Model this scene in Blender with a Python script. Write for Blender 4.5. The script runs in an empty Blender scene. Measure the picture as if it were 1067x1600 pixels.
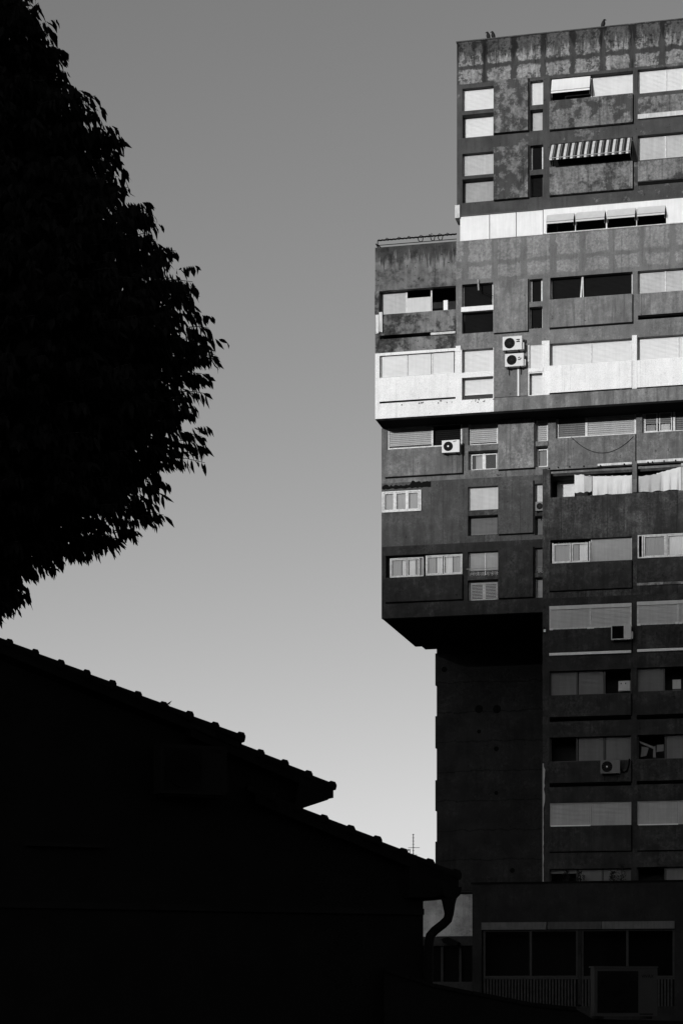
import bpy, math, random
import numpy as np
from mathutils import Vector, Matrix
random.seed(7); rng = np.random.default_rng(7)
scn = bpy.context.scene
COL = scn.collection
# ------------------------------------------------------------------ camera
F, CX, YH, CAMZ = 3300.0, 533.5, 1558.0, 1.6      # focal length and horizon in photo pixels
cam_d = bpy.data.cameras.new('camera'); cam = bpy.data.objects.new('camera', cam_d); COL.objects.link(cam)
cam.location = (0, 0, CAMZ); cam.rotation_euler = (math.radians(90), 0, 0)
cam_d.sensor_fit = 'VERTICAL'; cam_d.sensor_height = 36; cam_d.sensor_width = 24
cam_d.lens = F/1600*36; cam_d.shift_y = (YH-800)/1600; cam_d.clip_end = 4000; cam_d.clip_start = .1
scn.camera = cam
# ------------------------------------------------------------------ light
TH = math.radians(13.05)                # yaw of the tower
SUN_EL = math.radians(7.0); SUN_OFF = math.radians(17)
ex, ey = math.cos(TH), -math.sin(TH); nx, ny = -math.sin(TH), -math.cos(TH)
sx = math.cos(SUN_OFF)*nx - math.sin(SUN_OFF)*ex; sy = math.cos(SUN_OFF)*ny - math.sin(SUN_OFF)*ey
to_sun = Vector((sx*math.cos(SUN_EL), sy*math.cos(SUN_EL), math.sin(SUN_EL)))
sd = bpy.data.lights.new('sun', 'SUN'); so = bpy.data.objects.new('sun', sd); COL.objects.link(so)
sd.energy = 2.55; sd.angle = math.radians(0.9); sd.color = (1, 1, 1)
so.rotation_euler = to_sun.to_track_quat('Z', 'Y').to_euler(); so.location = (0, 0, 60)
w = bpy.data.worlds.new('World'); scn.world = w; w.use_nodes = True
nt = w.node_tree; nt.nodes.clear()
sky = nt.nodes.new('ShaderNodeTexSky'); sky.sky_type = 'NISHITA'; sky.sun_disc = False
sky.sun_elevation = SUN_EL; sky.sun_rotation = math.atan2(sx, sy)
sky.air_density = 1.0; sky.dust_density = .9; sky.ozone_density = 1.0
sep = nt.nodes.new('ShaderNodeSeparateColor'); nt.links.new(sky.outputs[0], sep.inputs[0])
# black and white film behind a red filter: mostly the red channel of the sky
m1 = nt.nodes.new('ShaderNodeMath'); m1.operation = 'MULTIPLY'; m1.inputs[1].default_value = .85; nt.links.new(sep.outputs[0], m1.inputs[0])
m2 = nt.nodes.new('ShaderNodeMath'); m2.operation = 'MULTIPLY_ADD'; m2.inputs[1].default_value = .15; nt.links.new(sep.outputs[1], m2.inputs[0]); nt.links.new(m1.outputs[0], m2.inputs[2])
bg = nt.nodes.new('ShaderNodeBackground'); bg.inputs[1].default_value = .15
m3 = nt.nodes.new('ShaderNodeMath'); m3.operation = 'POWER'; m3.inputs[1].default_value = 1.0; nt.links.new(m2.outputs[0], m3.inputs[0]); nt.links.new(m3.outputs[0], bg.inputs[0])
wo = nt.nodes.new('ShaderNodeOutputWorld'); nt.links.new(bg.outputs[0], wo.inputs[0])
scn.view_settings.view_transform = 'Standard'; scn.view_settings.look = 'None'
scn.view_settings.exposure = 0.06; scn.view_settings.gamma = 1.0; scn.view_settings.use_curve_mapping = False
scn.cycles.max_bounces = 6; scn.cycles.transparent_max_bounces = 8

# ------------------------------------------------------------------ helpers
class MB:
    def __init__(s): s.v = []; s.f = []
    def quad(s, a, b, c, d):
        n = len(s.v); s.v += [a, b, c, d]; s.f.append((n, n+1, n+2, n+3)); return s
    def box(s, x0, x1, y0, y1, z0, z1):
        n = len(s.v)
        s.v += [(x0,y0,z0),(x1,y0,z0),(x1,y1,z0),(x0,y1,z0),(x0,y0,z1),(x1,y0,z1),(x1,y1,z1),(x0,y1,z1)]
        for q in ((0,1,5,4),(1,2,6,5),(2,3,7,6),(3,0,4,7),(4,5,6,7),(3,2,1,0)): s.f.append(tuple(n+i for i in q))
        return s
    def prism(s, pts, y0, y1):          # polygon in (x, z), extruded along y
        n = len(s.v); k = len(pts)
        s.v += [(p[0], y0, p[1]) for p in pts] + [(p[0], y1, p[1]) for p in pts]
        s.f.append(tuple(range(n, n+k))); s.f.append(tuple(range(n+2*k-1, n+k-1, -1)))
        for i in range(k):
            j = (i+1) % k; s.f.append((n+i, n+k+i, n+k+j, n+j))
        return s
    def tube(s, pts, rad, seg=8, cap=True):
        n0 = len(s.v); P = [Vector(p) for p in pts]
        rs = rad if isinstance(rad, (list, tuple)) else [rad]*len(P)
        a = None
        for i, p in enumerate(P):
            t = (P[min(i+1, len(P)-1)] - P[max(i-1, 0)]).normalized()
            if a is None:
                r_ = Vector((0, 0, 1)) if abs(t.z) < .9 else Vector((1, 0, 0)); a = t.cross(r_).normalized()
            else:
                a = (a - t*a.dot(t)); a = a.normalized() if a.length > 1e-6 else t.orthogonal().normalized()
            b = t.cross(a)
            for k in range(seg):
                th = 2*math.pi*k/seg
                s.v.append(tuple(p + (a*math.cos(th)+b*math.sin(th))*rs[i]))
        for i in range(len(P)-1):
            for k in range(seg):
                k2 = (k+1) % seg
                s.f.append((n0+i*seg+k, n0+i*seg+k2, n0+(i+1)*seg+k2, n0+(i+1)*seg+k))
        if cap:
            s.f.append(tuple(n0+k for k in range(seg-1, -1, -1)))
            s.f.append(tuple(n0+(len(P)-1)*seg+k for k in range(seg)))
        return s
    def ring(s, cx, y, cz, r, t, seg=20):       # flat-ish torus facing -y
        s.tube([(cx+r*math.cos(a), y, cz+r*math.sin(a)) for a in [2*math.pi*i/seg for i in range(seg+1)]], t, 4, False)
        return s
    def disc(s, cx, y0, y1, cz, r, seg=20):
        s.prism([(cx+r*math.cos(2*math.pi*i/seg), cz+r*math.sin(2*math.pi*i/seg)) for i in range(seg)], y0, y1); return s
    def build(s, name, mat, parent=None, smooth=False):
        me = bpy.data.meshes.new(name); me.from_pydata(s.v, [], s.f); me.update()
        if mat: me.materials.append(mat)
        if smooth: me.polygons.foreach_set('use_smooth', [True]*len(me.polygons))
        o = bpy.data.objects.new(name, me); COL.objects.link(o)
        if parent: o.parent = parent
        return o

def tag(o, label=None, cat=None, group=None, kind=None):
    if label: o['label'] = label
    if cat: o['category'] = cat
    if group: o['group'] = group
    if kind: o['kind'] = kind
    return o
def empty(name, loc, rz=0, **k):
    o = bpy.data.objects.new(name, None); COL.objects.link(o); o.location = loc; o.rotation_euler = (0, 0, rz)
    o.empty_display_size = .3; return tag(o, **k)

# ------------------------------------------------------------------ materials (all grey: a black and white picture)
class N:
    def __init__(s, name):
        s.m = bpy.data.materials.new(name); s.m.use_nodes = True; s.t = s.m.node_tree
        s.b = s.t.nodes['Principled BSDF']; s.b.inputs['Roughness'].default_value = .9
        s.b.inputs['Specular IOR Level'].default_value = .2
        s.co = s.t.nodes.new('ShaderNodeTexCoord').outputs['Object']
    def val(s, inp, v):
        if isinstance(v, (int, float)): inp.default_value = v
        else: s.t.links.new(v, inp)
    def math(s, op, a, b=0.0, c=0.0, clamp=False):
        n = s.t.nodes.new('ShaderNodeMath'); n.operation = op; n.use_clamp = clamp
        s.val(n.inputs[0], a); s.val(n.inputs[1], b); s.val(n.inputs[2], c); return n.outputs[0]
    def noise(s, scale, detail=4, rough=.6, vec=(1, 1, 1), off=0.0, dist=0.0):
        mp = s.t.nodes.new('ShaderNodeMapping'); mp.inputs['Scale'].default_value = vec; mp.inputs['Location'].default_value = (off, off*.7, off*1.3)
        s.t.links.new(s.co, mp.inputs[0])
        n = s.t.nodes.new('ShaderNodeTexNoise'); n.inputs['Scale'].default_value = scale; n.inputs['Detail'].default_value = detail
        n.inputs['Roughness'].default_value = rough; n.inputs['Distortion'].default_value = dist
        s.t.links.new(mp.outputs[0], n.inputs['Vector']); return n.outputs[0]
    def step(s, x, lo, hi, a=0.0, b=1.0):
        n = s.t.nodes.new('ShaderNodeMapRange'); n.interpolation_type = 'SMOOTHSTEP'
        s.val(n.inputs['Value'], x); n.inputs['From Min'].default_value = lo; n.inputs['From Max'].default_value = hi
        n.inputs['To Min'].default_value = a; n.inputs['To Max'].default_value = b; return n.outputs[0]
    def mix(s, f, a, b):
        n = s.t.nodes.new('ShaderNodeMix'); n.data_type = 'FLOAT'
        s.val(n.inputs[0], f); s.val(n.inputs[2], a); s.val(n.inputs[3], b); return n.outputs[0]
    def xyz(s):
        n = s.t.nodes.new('ShaderNodeSeparateXYZ'); s.t.links.new(s.co, n.inputs[0]); return n.outputs
    def done(s, col, bump=None, strength=.3, dist=.01):
        s.t.links.new(col, s.b.inputs['Base Color'])
        if bump is not None:
            n = s.t.nodes.new('ShaderNodeBump'); n.inputs['Strength'].default_value = strength; n.inputs['Distance'].default_value = dist
            s.t.links.new(bump, n.inputs['Height']); s.t.links.new(n.outputs[0], s.b.inputs['Normal'])
        return s.m

def concrete(name, dark, light, peel=.5, off=0.0, streak=.35, grid=None, drip=None, soft=.025, stain=.5, blotch=.28, gate=.12, runs=.25, joints=None):
    """weathered painted concrete: 'dark' paint, 'light' bare plaster where it has flaked (peel = share), vertical streaks,
    drip = z of the edge the dirt runs down from, grid = (x0, pitch, width, [(z0, z1)]) of plaster repair patches"""
    n = N(name)
    big = n.noise(.45, 3, .5, off=off); fine = n.noise(9, 6, .7, off=off); mid = n.noise(2.2, 8, .68, off=off+3)
    grit = n.noise(28, 3, .7, off=off)
    st = n.noise(1.0, 6, .65, (3.2, 1, .45), off+9, .5); st2 = n.noise(1.0, 5, .65, (7, 1, .6), off+5, .5)
    cen = .64+(.5-peel)*.30
    pm = n.step(n.math('MULTIPLY_ADD', big, .5, n.math('MULTIPLY', mid, .78)), cen-soft, cen+soft)
    if grid:
        x0, pitch, wd, bands = grid
        X = n.xyz()
        d1 = n.math('SUBTRACT', n.noise(2.6, 6, .65, off=off+20), .5); d2 = n.math('SUBTRACT', n.noise(2.9, 6, .65, off=off+31), .5)
        jx = n.math('MULTIPLY_ADD', d1, .42, X[0]); jz = n.math('MULTIPLY_ADD', d2, .42, X[2])
        fr = n.math('FRACT', n.math('MULTIPLY', n.math('SUBTRACT', jx, x0), 1/pitch))
        ax = n.math('ABSOLUTE', n.math('SUBTRACT', fr, .5))
        gx = n.step(ax, wd/pitch/2-.03, wd/pitch/2+.03, 1, 0)
        gz = None
        for z0, z1 in bands:
            b = n.math('MULTIPLY', n.step(jz, z0-.05, z0+.05), n.step(jz, z1-.05, z1+.05, 1, 0))
            gz = b if gz is None else n.math('MAXIMUM', gz, b)
        g = n.math('MULTIPLY', gx, gz)
        pm = n.math('MULTIPLY', g, n.step(n.math('MULTIPLY_ADD', fine, .35, n.math('MULTIPLY', mid, .65)), .43, .49, gate, 1))
    lt = n.math('MULTIPLY', n.step(n.math('ADD', n.math('MULTIPLY', fine, .75), n.math('MULTIPLY', st2, .25)), .38, .62, 1-blotch*1.6, 1+blotch*1.25), light)
    col = n.mix(pm, dark, lt)
    col = n.math('MULTIPLY', col, n.step(st, .3, .7, 1-streak, 1+streak*.8))
    col = n.math('MULTIPLY', col, n.step(n.noise(.9, 6, .65, off=off+60), .32, .68, 1-blotch, 1+blotch))
    col = n.math('MULTIPLY', col, n.step(grit, .3, .7, .86, 1.12))
    rn = n.step(n.noise(1.0, 4, .6, (6.5, 1, .13), off+70, .3), .55, .68)      # long dark runs of rain water
    col = n.math('MULTIPLY', col, n.mix(n.math('MULTIPLY', rn, n.step(mid, .35, .6, .4, 1)), 1.0, 1-runs))
    if joints:
        X = n.xyz(); jz = n.math('MULTIPLY_ADD', n.noise(1.3, 6, .7, off=off+80), .5, X[2])
        jf = n.math('ABSOLUTE', n.math('SUBTRACT', n.math('FRACT', n.math('MULTIPLY', n.math('SUBTRACT', jz, joints[0]), 1/joints[1])), .5))
        col = n.math('MULTIPLY', col, n.step(jf, .0, .035, .45, 1))
    spots = n.step(n.noise(5.5, 3, .6, off=off+40), .66, .72)      # small black holes and mould
    col = n.math('MULTIPLY', col, n.mix(spots, 1.0, 1-stain))
    if drip is not None:
        X = n.xyz()
        dm = n.step(X[2], drip-1.5, drip, 0, 1)
        thr = n.math('SUBTRACT', n.math('ADD', n.math('MULTIPLY', dm, .36), st2), .60)
        col = n.math('MULTIPLY', col, n.step(thr, 0, .16, 1, .3))
    return n.done(col, n.math('ADD', mid, n.math('MULTIPLY', pm, .6)), .5, .02)

def plain(name, v, rough=.7, var=.12, scale=3, spec=.3, streak=0.0, metal=0.0):
    n = N(name); n.b.inputs['Roughness'].default_value = rough; n.b.inputs['Specular IOR Level'].default_value = spec
    n.b.inputs['Metallic'].default_value = metal
    a = n.noise(scale, 6, .65, off=v*30); c = n.math('MULTIPLY', n.step(a, .3, .7, 1-var, 1+var*.6), v)
    if streak: c = n.math('MULTIPLY', c, n.step(n.noise(1, 5, .6, (9, 1, .5), v*50), .3, .75, 1, 1-streak))
    return n.done(c)

M = {}
M['white'] = plain('white paint', .80, .6, .07, 1.5, streak=.10)
M['white_dirty'] = plain('dirty white paint', .62, .7, .15, 4, streak=.3)
M['sh_white'] = plain('white shutter plastic', .80, .5, .05, 1.0, streak=.06)
M['sh_light'] = plain('light grey shutter plastic', .56, .5, .08, 1.2, streak=.12)
M['sh_mid'] = plain('grey shutter plastic', .42, .5, .10, 1.2, streak=.15)
M['sh_dim'] = plain('dull grey shutter plastic', .15, .5, .10, 1.2, streak=.15)
M['sh_dark'] = plain('dark brown shutter', .010, .8, .15, 1.2, spec=.05)
M['frame'] = plain('white window frame', .62, .5, .25, 7)
M['frame_dk'] = plain('dark window frame', .05, .5, .1, 5)
M['curtain'] = plain('curtain cloth', .85, .9, .04, 4, streak=.1)
M['curtain_g'] = plain('grey blind cloth', .36, .9, .05, 2, streak=.0)
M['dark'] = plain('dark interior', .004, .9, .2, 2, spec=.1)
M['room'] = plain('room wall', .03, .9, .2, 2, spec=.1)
M['sheet'] = plain('bed sheet', .66, .9, .06, 3)
M['sheet_g'] = plain('grey towel', .45, .9, .08, 3)
M['metal'] = plain('galvanised metal', .35, .5, .2, 6)
M['black'] = plain('black plastic', .004, .7, .2, 5, spec=.05)
M['ac'] = plain('unit enamel', .60, .4, .05, 3, streak=.05)
M['ac_mid'] = plain('aged unit enamel', .52, .4, .08, 3, streak=.1)
M['ac_dk'] = plain('old grey unit enamel', .13, .5, .08, 3, streak=.1)
M['bird'] = plain('black feathers', .01, .7, .2, 20)
M['soffit'] = plain('near black soffit', .008, .95, .25, 1.2, spec=.05)  # one near-black tone for the undersides
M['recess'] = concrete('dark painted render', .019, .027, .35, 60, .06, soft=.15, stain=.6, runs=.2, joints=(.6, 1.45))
g = N('glass'); g.t.nodes.remove(g.b)
tr = g.t.nodes.new('ShaderNodeBsdfTransparent'); tr.inputs[0].default_value = (.82, .82, .82, 1)
gl = g.t.nodes.new('ShaderNodeBsdfGlossy'); gl.inputs['Roughness'].default_value = .04
fr_ = g.t.nodes.new('ShaderNodeFresnel'); fr_.inputs[0].default_value = 1.5
ms = g.t.nodes.new('ShaderNodeMixShader'); o_ = g.t.nodes['Material Output']
g.t.links.new(fr_.outputs[0], ms.inputs[0]); g.t.links.new(tr.outputs[0], ms.inputs[1]); g.t.links.new(gl.outputs[0], ms.inputs[2]); g.t.links.new(ms.outputs[0], o_.inputs[0])
M['glass'] = g.m

# ------------------------------------------------------------------ tower frame of reference
X0, Y0 = (857-CX)/F*93.0, 93.0
ct, st_ = math.cos(TH), math.sin(TH)
def fac(px, py, d=0.0):
    """photo pixel -> (u, z) on the facade plane standing d metres proud of the main plane"""
    a = (px-CX)/F
    u = (a*(Y0-d*ct) - X0 + d*st_)/(ct+a*st_)
    Y = Y0-u*st_-d*ct
    return u, CAMZ+(YH-py)/F*Y
def R(x0, x1, yt, yb, d=0.0):
    u0, z1 = fac(x0, yt, d); _, z0 = fac(x0, yb, d); u1, _ = fac(x1, yt, d)
    return u0, u1, z0, z1
tower = empty('apartment_tower', (X0, Y0, 0), -TH, label='weathered concrete apartment tower stepping outward over a dark recess', cat='apartment block')

def wall(u0, u1, z0, z1, openings, d, mat, thick=.3, name='wall', parent=None, back=False):
    us = sorted({u0, u1, *[min(max(v, u0), u1) for o in openings for v in o[:2]]})
    zs = sorted({z0, z1, *[min(max(v, z0), z1) for o in openings for v in o[2:]]})
    m = MB(); y = -d; yb = y+thick
    def hole(i, j):
        if i < 0 or j < 0 or i >= len(us)-1 or j >= len(zs)-1: return True
        cu, cz = (us[i]+us[i+1])/2, (zs[j]+zs[j+1])/2
        return any(o[0] < cu < o[1] and o[2] < cz < o[3] for o in openings)
    for i in range(len(us)-1):
        for j in range(len(zs)-1):
            if hole(i, j): continue
            a, b, c, e = us[i], us[i+1], zs[j], zs[j+1]
            m.quad((a, y, c), (b, y, c), (b, y, e), (a, y, e))
            if back: m.quad((a, yb, c), (a, yb, e), (b, yb, e), (b, yb, c))
            if hole(i-1, j): m.quad((a, yb, c), (a, y, c), (a, y, e), (a, yb, e))
            if hole(i+1, j): m.quad((b, y, c), (b, yb, c), (b, yb, e), (b, y, e))
            if hole(i, j-1): m.quad((a, yb, c), (b, yb, c), (b, y, c), (a, y, c))
            if hole(i, j+1): m.quad((a, y, e), (b, y, e), (b, yb, e), (a, yb, e))
    return m.build(name, mat, parent or tower)

def bx(name, mat, r, d0, d1, parent=None):       # box over rect r between depth d0 (back) and d1 (front)
    return MB().box(r[0], r[1], -d1, -d0, r[2], r[3]).build(name, mat, parent or tower)

def slats(m, u0, u1, z0, z1, y, pitch=.055, jit=.0, gr=.014):
    n = max(2, int(round((z1-z0)/pitch))); p = (z1-z0)/n
    for i in range(n):
        a = z0+i*p; s = random.uniform(-jit, jit)
        m.quad((u0, y-.008, a+gr), (u1, y-.008, a+gr), (u1, y+s, a+p), (u0, y+s, a+p))
        m.quad((u0, y+gr, a), (u1, y+gr, a), (u1, y-.008, a+gr), (u0, y-.008, a+gr))

def window(rect, d, inset=.2, mulls=(), leaves=None, fw=.05, fmat='frame', jamb=False, pitch=.055, gr=.014):
    """window part with frame; leaves = list of (f0, f1, kind, mat, cover) across its width, sub-parts shutter / pane / curtain"""
    if inset > .1: inset = inset*.9+.13
    u0, u1, z0, z1 = rect; y = -d+inset; W_ = u1-u0; H = z1-z0
    m = MB()
    m.box(u0, u0+fw, y-.03, y+.05, z0, z1).box(u1-fw, u1, y-.03, y+.05, z0, z1)
    m.box(u0+fw, u1-fw, y-.03 if not jamb else y+.03, y+.05, z0, z0+(fw if not jamb else .015))
    if inset < .1: m.box(u0+fw, u1-fw, y-.03, y+.05, z1-fw*.8, z1)
    for f in mulls:
        c = u0+f*W_; m.box(c-fw*.6, c+fw*.6, y-.032, y+.05, z0+fw, z1-fw*.8)
    wo_ = m.build('window', M[fmat], tower)
    for lf in (leaves or []):
        f0, f1, kind, mat, cover = lf[:5]
        a, b = u0+f0*W_+.02, u0+f1*W_-.02
        if kind == 'sh':
            s = MB(); zb = z1-H*cover
            slats(s, a, b, zb, z1-.01, y+.005, pitch, .002, gr)
            s.box(a, b, y-.015, y+.02, zb-.04, zb)
            s.build('shutter', M[mat], wo_)
            if cover < .97: MB().quad((a, y+.03, z0), (b, y+.03, z0), (b, y+.03, zb), (a, y+.03, zb)).build('pane', M['glass'], wo_)
        elif kind == 'pane':
            MB().quad((a, y+.02, z0), (b, y+.02, z0), (b, y+.02, z1), (a, y+.02, z1)).build('pane', M['glass'], wo_)
            sf = MB(); sw = .045      # sash round the pane
            sf.box(a, a+sw, y-.02, y+.015, z0+fw, z1-fw).box(b-sw, b, y-.02, y+.015, z0+fw, z1-fw).box(a+sw, b-sw, y-.02, y+.015, z0+fw, z0+fw+sw).box(a+sw, b-sw, y-.02, y+.015, z1-fw-sw, z1-fw)
            sf.build('sash', M[fmat], wo_)
        elif kind == 'curtain':
            c = MB(); k = max(8, int((b-a)/.03)); yy = y+.10
            zt = z1-.02; zb = z1-H*cover
            pr = [(a+(b-a)*i/k, yy+.006*math.sin(i*1.1+u0*7)+.008*math.sin(i*.37)) for i in range(k+1)]
            for i in range(k):
                c.quad((pr[i][0], pr[i][1], zb), (pr[i+1][0], pr[i+1][1], zb), (pr[i+1][0], pr[i+1][1], zt), (pr[i][0], pr[i][1], zt))
            c.build('curtain', M[mat], wo_)
    return wo_

# ------------------------------------------------------------------ facade masses
uR = fac(1131, 400)[0]                                  # right end, outside the frame
zRoof = fac(713, 67)[1]; uA = fac(713.5, 67)[0]
uB = fac(586, 391)[0]; zB1 = fac(857, 366)[1]; zB0 = fac(771, 643.5)[1]
DC = -1.6
uC = fac(596, 800, DC)[0]; zC0 = fac(596, 966.5, DC)[1]
uD = fac(847, 900)[0]; zD1 = fac(857, 732)[1]
DE = -9.6
uE = fac(682, 1200, DE)[0]
print('levels roof %.2f B %.2f..%.2f C0 %.2f D1 %.2f uA %.2f uB %.2f uC %.2f uD %.2f uE %.2f uR %.2f' % (zRoof, zB1, zB0, zC0, zD1, uA, uB, uC, uD, uE, uR))

zp0 = fac(857, 123)[1]
gA = (fac(716, 90)[0]-.12, 1.30, 1.02, [(zp0+.95, zp0+2.15), (zp0+.12, zp0+.72)])
M['cTop'] = concrete('flaking dark roof parapet', .047, .225, .3, 1, .22, grid=gA, drip=zRoof, gate=.22, blotch=.2, runs=.4)
M['cA'] = concrete('dark grey painted concrete', .060, .125, .12, 5, .16, blotch=.2)
M['cPanelA'] = concrete('peeling dark panel', .055, .175, .58, 12, .22, soft=.05, blotch=.2, runs=.4)
zq1 = zB1; zq0 = fac(857, 432)[1]
gB = (fac(720, 400)[0]+.2, 1.30, 1.0, [(zq0+.92, zq0+1.85), (zq0+.15, zq0+.70)])
M['cB'] = concrete('grey concrete parapet', .145, .225, .3, 21, .12, grid=gB, stain=.3, blotch=.14, gate=.6)
M['cBl'] = concrete('mould streaked parapet', .17, .10, .42, 25, .22, drip=zB1+.1, soft=.08, stain=.8)
M['cMid'] = concrete('grey concrete', .15, .19, .4, 33, .12, soft=.10, blotch=.16)
M['cMould'] = concrete('mouldy concrete', .17, .045, .36, 35, .3, soft=.07, stain=.9)
M['cPanelB'] = concrete('streaked concrete panel', .145, .20, .5, 37, .3, soft=.10, blotch=.13, runs=.4)
M['cC'] = concrete('light weathered concrete', .115, .17, .45, 41, .25, soft=.12, blotch=.16, runs=.4)
M['cC7'] = concrete('weathered concrete with half painted shade', .062, .085, .45, 43, .2, soft=.12, blotch=.18, runs=.35)  # darkened halfway: part of the shadow falloff is put into the colour
M['cCb'] = concrete('pale weathered panel', .15, .22, .5, 42, .3, soft=.08, blotch=.22, runs=.35)
M['cLow'] = concrete('weathered concrete with painted shade', .027, .045, .35, 45, .2, soft=.10)  # lower storeys: their shade is put into the concrete colour
M['cLow2'] = concrete('stained concrete with painted shade', .036, .070, .5, 47, .4, soft=.10, runs=.55)  # stains and runs, plus shade painted into the base tone
M['whiteW'] = concrete('white painted concrete', .80, .77, .3, 51, .05, soft=.1, stain=.18, blotch=.04, runs=.14)

# measured openings ------------------------------------------------
O = {}
def op(k, *a): O[k] = R(*a)
# top block, rows 1 and 2
op('1a', 722, 771, 138.7, 174.5); op('1a2', 722, 770.5, 181, 216)
op('1c', 827.5, 848, 126.6, 165); op('1c2', 827.5, 848, 172, 205)
op('1d', 859.5, 988, 123, 158.5); op('1e', 995.5, 1123, 108.8, 146.6)
op('2a', 722, 771, 240.6, 276); op('2a2', 722, 770.5, 281.5, 317.5)
op('2c', 827.5, 848, 227.5, 266); op('2c2', 827.5, 848, 274, 309)
op('2d', 859.5, 988, 225.5, 262); op('2e', 995.5, 1123, 212, 251)
z3 = fac(850, 326.5)[1]
wall(uA, uR, fac(857, 222)[1], zp0+.12, [O['1a'], O['1a2'], O['1c'], O['1c2'], O['1d'], O['1e']], 0, M['cA'])
wall(uA, uR, zp0+.12, zRoof, [], 0, M['cTop'], name='parapet')
wall(uA, uR, z3, fac(857, 222)[1], [O['2a'], O['2a2'], O['2c'], O['2c2'], O['2d'], O['2e']], 0, M['cA'])
bx('coping', M['cA'], (uA-.03, uR, zRoof+.002, zRoof+.05), -.35, .04)
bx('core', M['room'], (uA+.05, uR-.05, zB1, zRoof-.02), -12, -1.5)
bx('side_wall', M['cA'], (uA, uA+.28, z3, zRoof-.01), -11.9, -.302)
bx('roof_slab', M['cA'], (uA+.3, uR-.05, zRoof-.6, zRoof-.3), -1.49, -.302)
# right hand end
bx('side_wall', M['cA'], (uR-.3, uR-.001, .0, zRoof-.02), -1.48, -.303)
# row 3: white enclosed floor
uA3 = fac(718.5, 350)[0]; z30 = zB1
u3 = fac(848.5, 350)[0]
for i, (a, b) in enumerate(((718.5, 764.5), (765, 806), (806.5, 848))):
    r = R(a, b, 344, 379); bx('cladding_panel', M['white'], (r[0], fac(b, 350)[0]-.02, z30+.02, z3), -.35, -.02)
bx('corner_block', M['white_dirty'], R(711, 718.5, 322, 342), -.8, .10)
bx('coping', M['frame_dk'], (uA, uR, z3-.03, z3), -.019, .05)
aw = [(853.5, 898), (899, 946), (948, 993.5), (994.5, 1040)]
opn = [(fac(a, 350)[0], fac(b, 350)[0], z30+.05, z3-.36) for a, b in aw]
wall(u3, uR, z30+.04, z3-.03, opn, .02, M['white'], .12)
bx('floor_band', M['white_dirty'], (u3, uR, z30-.001, z30+.04), -.3, .05)
M['aw_white'] = plain('white awning canvas', .60, .9, .06, 3)
def awning(r, drop, out, mat, d=.03, name='awning', sag=.02):
    u0, u1, z1 = r; m = MB(); k = 6
    for i in range(k):
        a, b = i/k, (i+1)/k
        f = lambda t: (-(d+out*t), z1-drop*t-sag*math.sin(math.pi*t))
        ya, za = f(a); yb, zb = f(b)
        m.quad((u0, yb, zb), (u1, yb, zb), (u1, ya, za), (u0, ya, za))
    y, z = -(d+out), z1-drop
    m.quad((u0, y, z-.10), (u1, y, z-.10), (u1, y, z), (u0, y, z))
    o = m.build(name, mat, tower)
    b_ = MB()
    for uu in (u0+.02, u1-.02): b_.tube([(uu, -d, z1-drop-.15), (uu, y, z-.02)], .014, 6)
    b_.tube([(u0, y, z-.01), (u1, y, z-.01)], .018, 6)
    b_.build('awning_arm', M['metal'], o); return o
for o in opn:
    awning((o[0]+.03, o[1]-.03, o[3]+.06), .40, .30, M['aw_white'], .05)
# row 1 and 2 panels
def panel(rect, mat, d0=0.0, th=.15, name='panel'):
    o = bx(name, mat, rect, d0-.02, d0+th)
    # black strip along foot and right side: the panel's shadow line, painted in
    m = MB(); u0, u1, z0, z1 = rect
    m.prism([(u0, z0-.05), (u1+.045, z0-.05), (u1+.045, z1), (u1+.001, z1), (u1+.001, z0-.001), (u0, z0-.001)], -d0-.004, -d0+.01)
    m.build('shadow_strip', M['black'], o); return o
panel(R(771.5, 825, 128, 210), M['cPanelA']); panel(R(771.5, 825, 232, 314), M['cPanelA'])
panel(R(858.5, 988, 160, 204.5), M['cPanelA']); panel(R(858.5, 988, 263, 307), M['cPanelA'])
panel(R(996, 1123, 153, 180), M['cPanelA'], -.02, .06); panel(R(996, 1123, 253, 284), M['cPanelA'], -.02, .06)
bx('ledge', M['white_dirty'], R(996, 1123, 180.5, 187.5), .0, .12)
bx('gap_recess', M['black'], R(996, 1123, 285, 290.5), -.02, .012)
# windows row 1-2
S = 'sh'
window(O['1a'], 0, .12, (), [(0, 1, S, 'sh_white', 1)], .03)
window(O['1a2'], 0, .22, (), [(0.02, .98, S, 'sh_white', .97)], .05, 'frame_dk')
window(O['1c'], 0, .12, (), [(0, 1, S, 'sh_white', 1)], .03)
window(O['1c2'], 0, .2, (), [(0, 1, S, 'sh_light', 1)], .07, 'frame_dk')
window(O['1d'], 0, .2, (.49,), [(.5, 1, S, 'sh_white', 1)], .04)
r = O['1d']; um = r[0]+(r[1]-r[0])*.49
awning((r[0]+.05, um-.02, r[3]-.03), .62, .30, M['sh_white'], -.06, sag=.05)
window(O['1e'], 0, .12, (.35,), [(0, .35, S, 'sh_white', 1), (.35, 1, S, 'sh_white', 1)], .03)
window(O['2a'], 0, .12, (), [(0, 1, S, 'sh_light', 1)], .04)
window(O['2a2'], 0, .22, (), [(0.02, .98, S, 'sh_mid', .98)], .05, 'frame_dk')
window(O['2c'], 0, .15, (), [(.1, .9, S, 'sh_dark', 1)], .08, jamb=True)
window(O['2c2'], 0, .2, (), [(0, 1, S, 'sh_dark', .8)], .06, 'frame_dk')
window(O['2d'], 0, .2, (), [(0, 1, S, 'sh_dark', 1)], .05, jamb=True)
window(O['2e'], 0, .14, (.34,), [(0, .34, S, 'sh_light', 1), (.34, 1, S, 'sh_light', 1)], .05)
n = N('striped awning cloth')
X = n.xyz(); fr = n.math('FRACT', n.math('MULTIPLY', n.math('SUBTRACT', X[0], O['2d'][0]), 1/.302))
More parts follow.
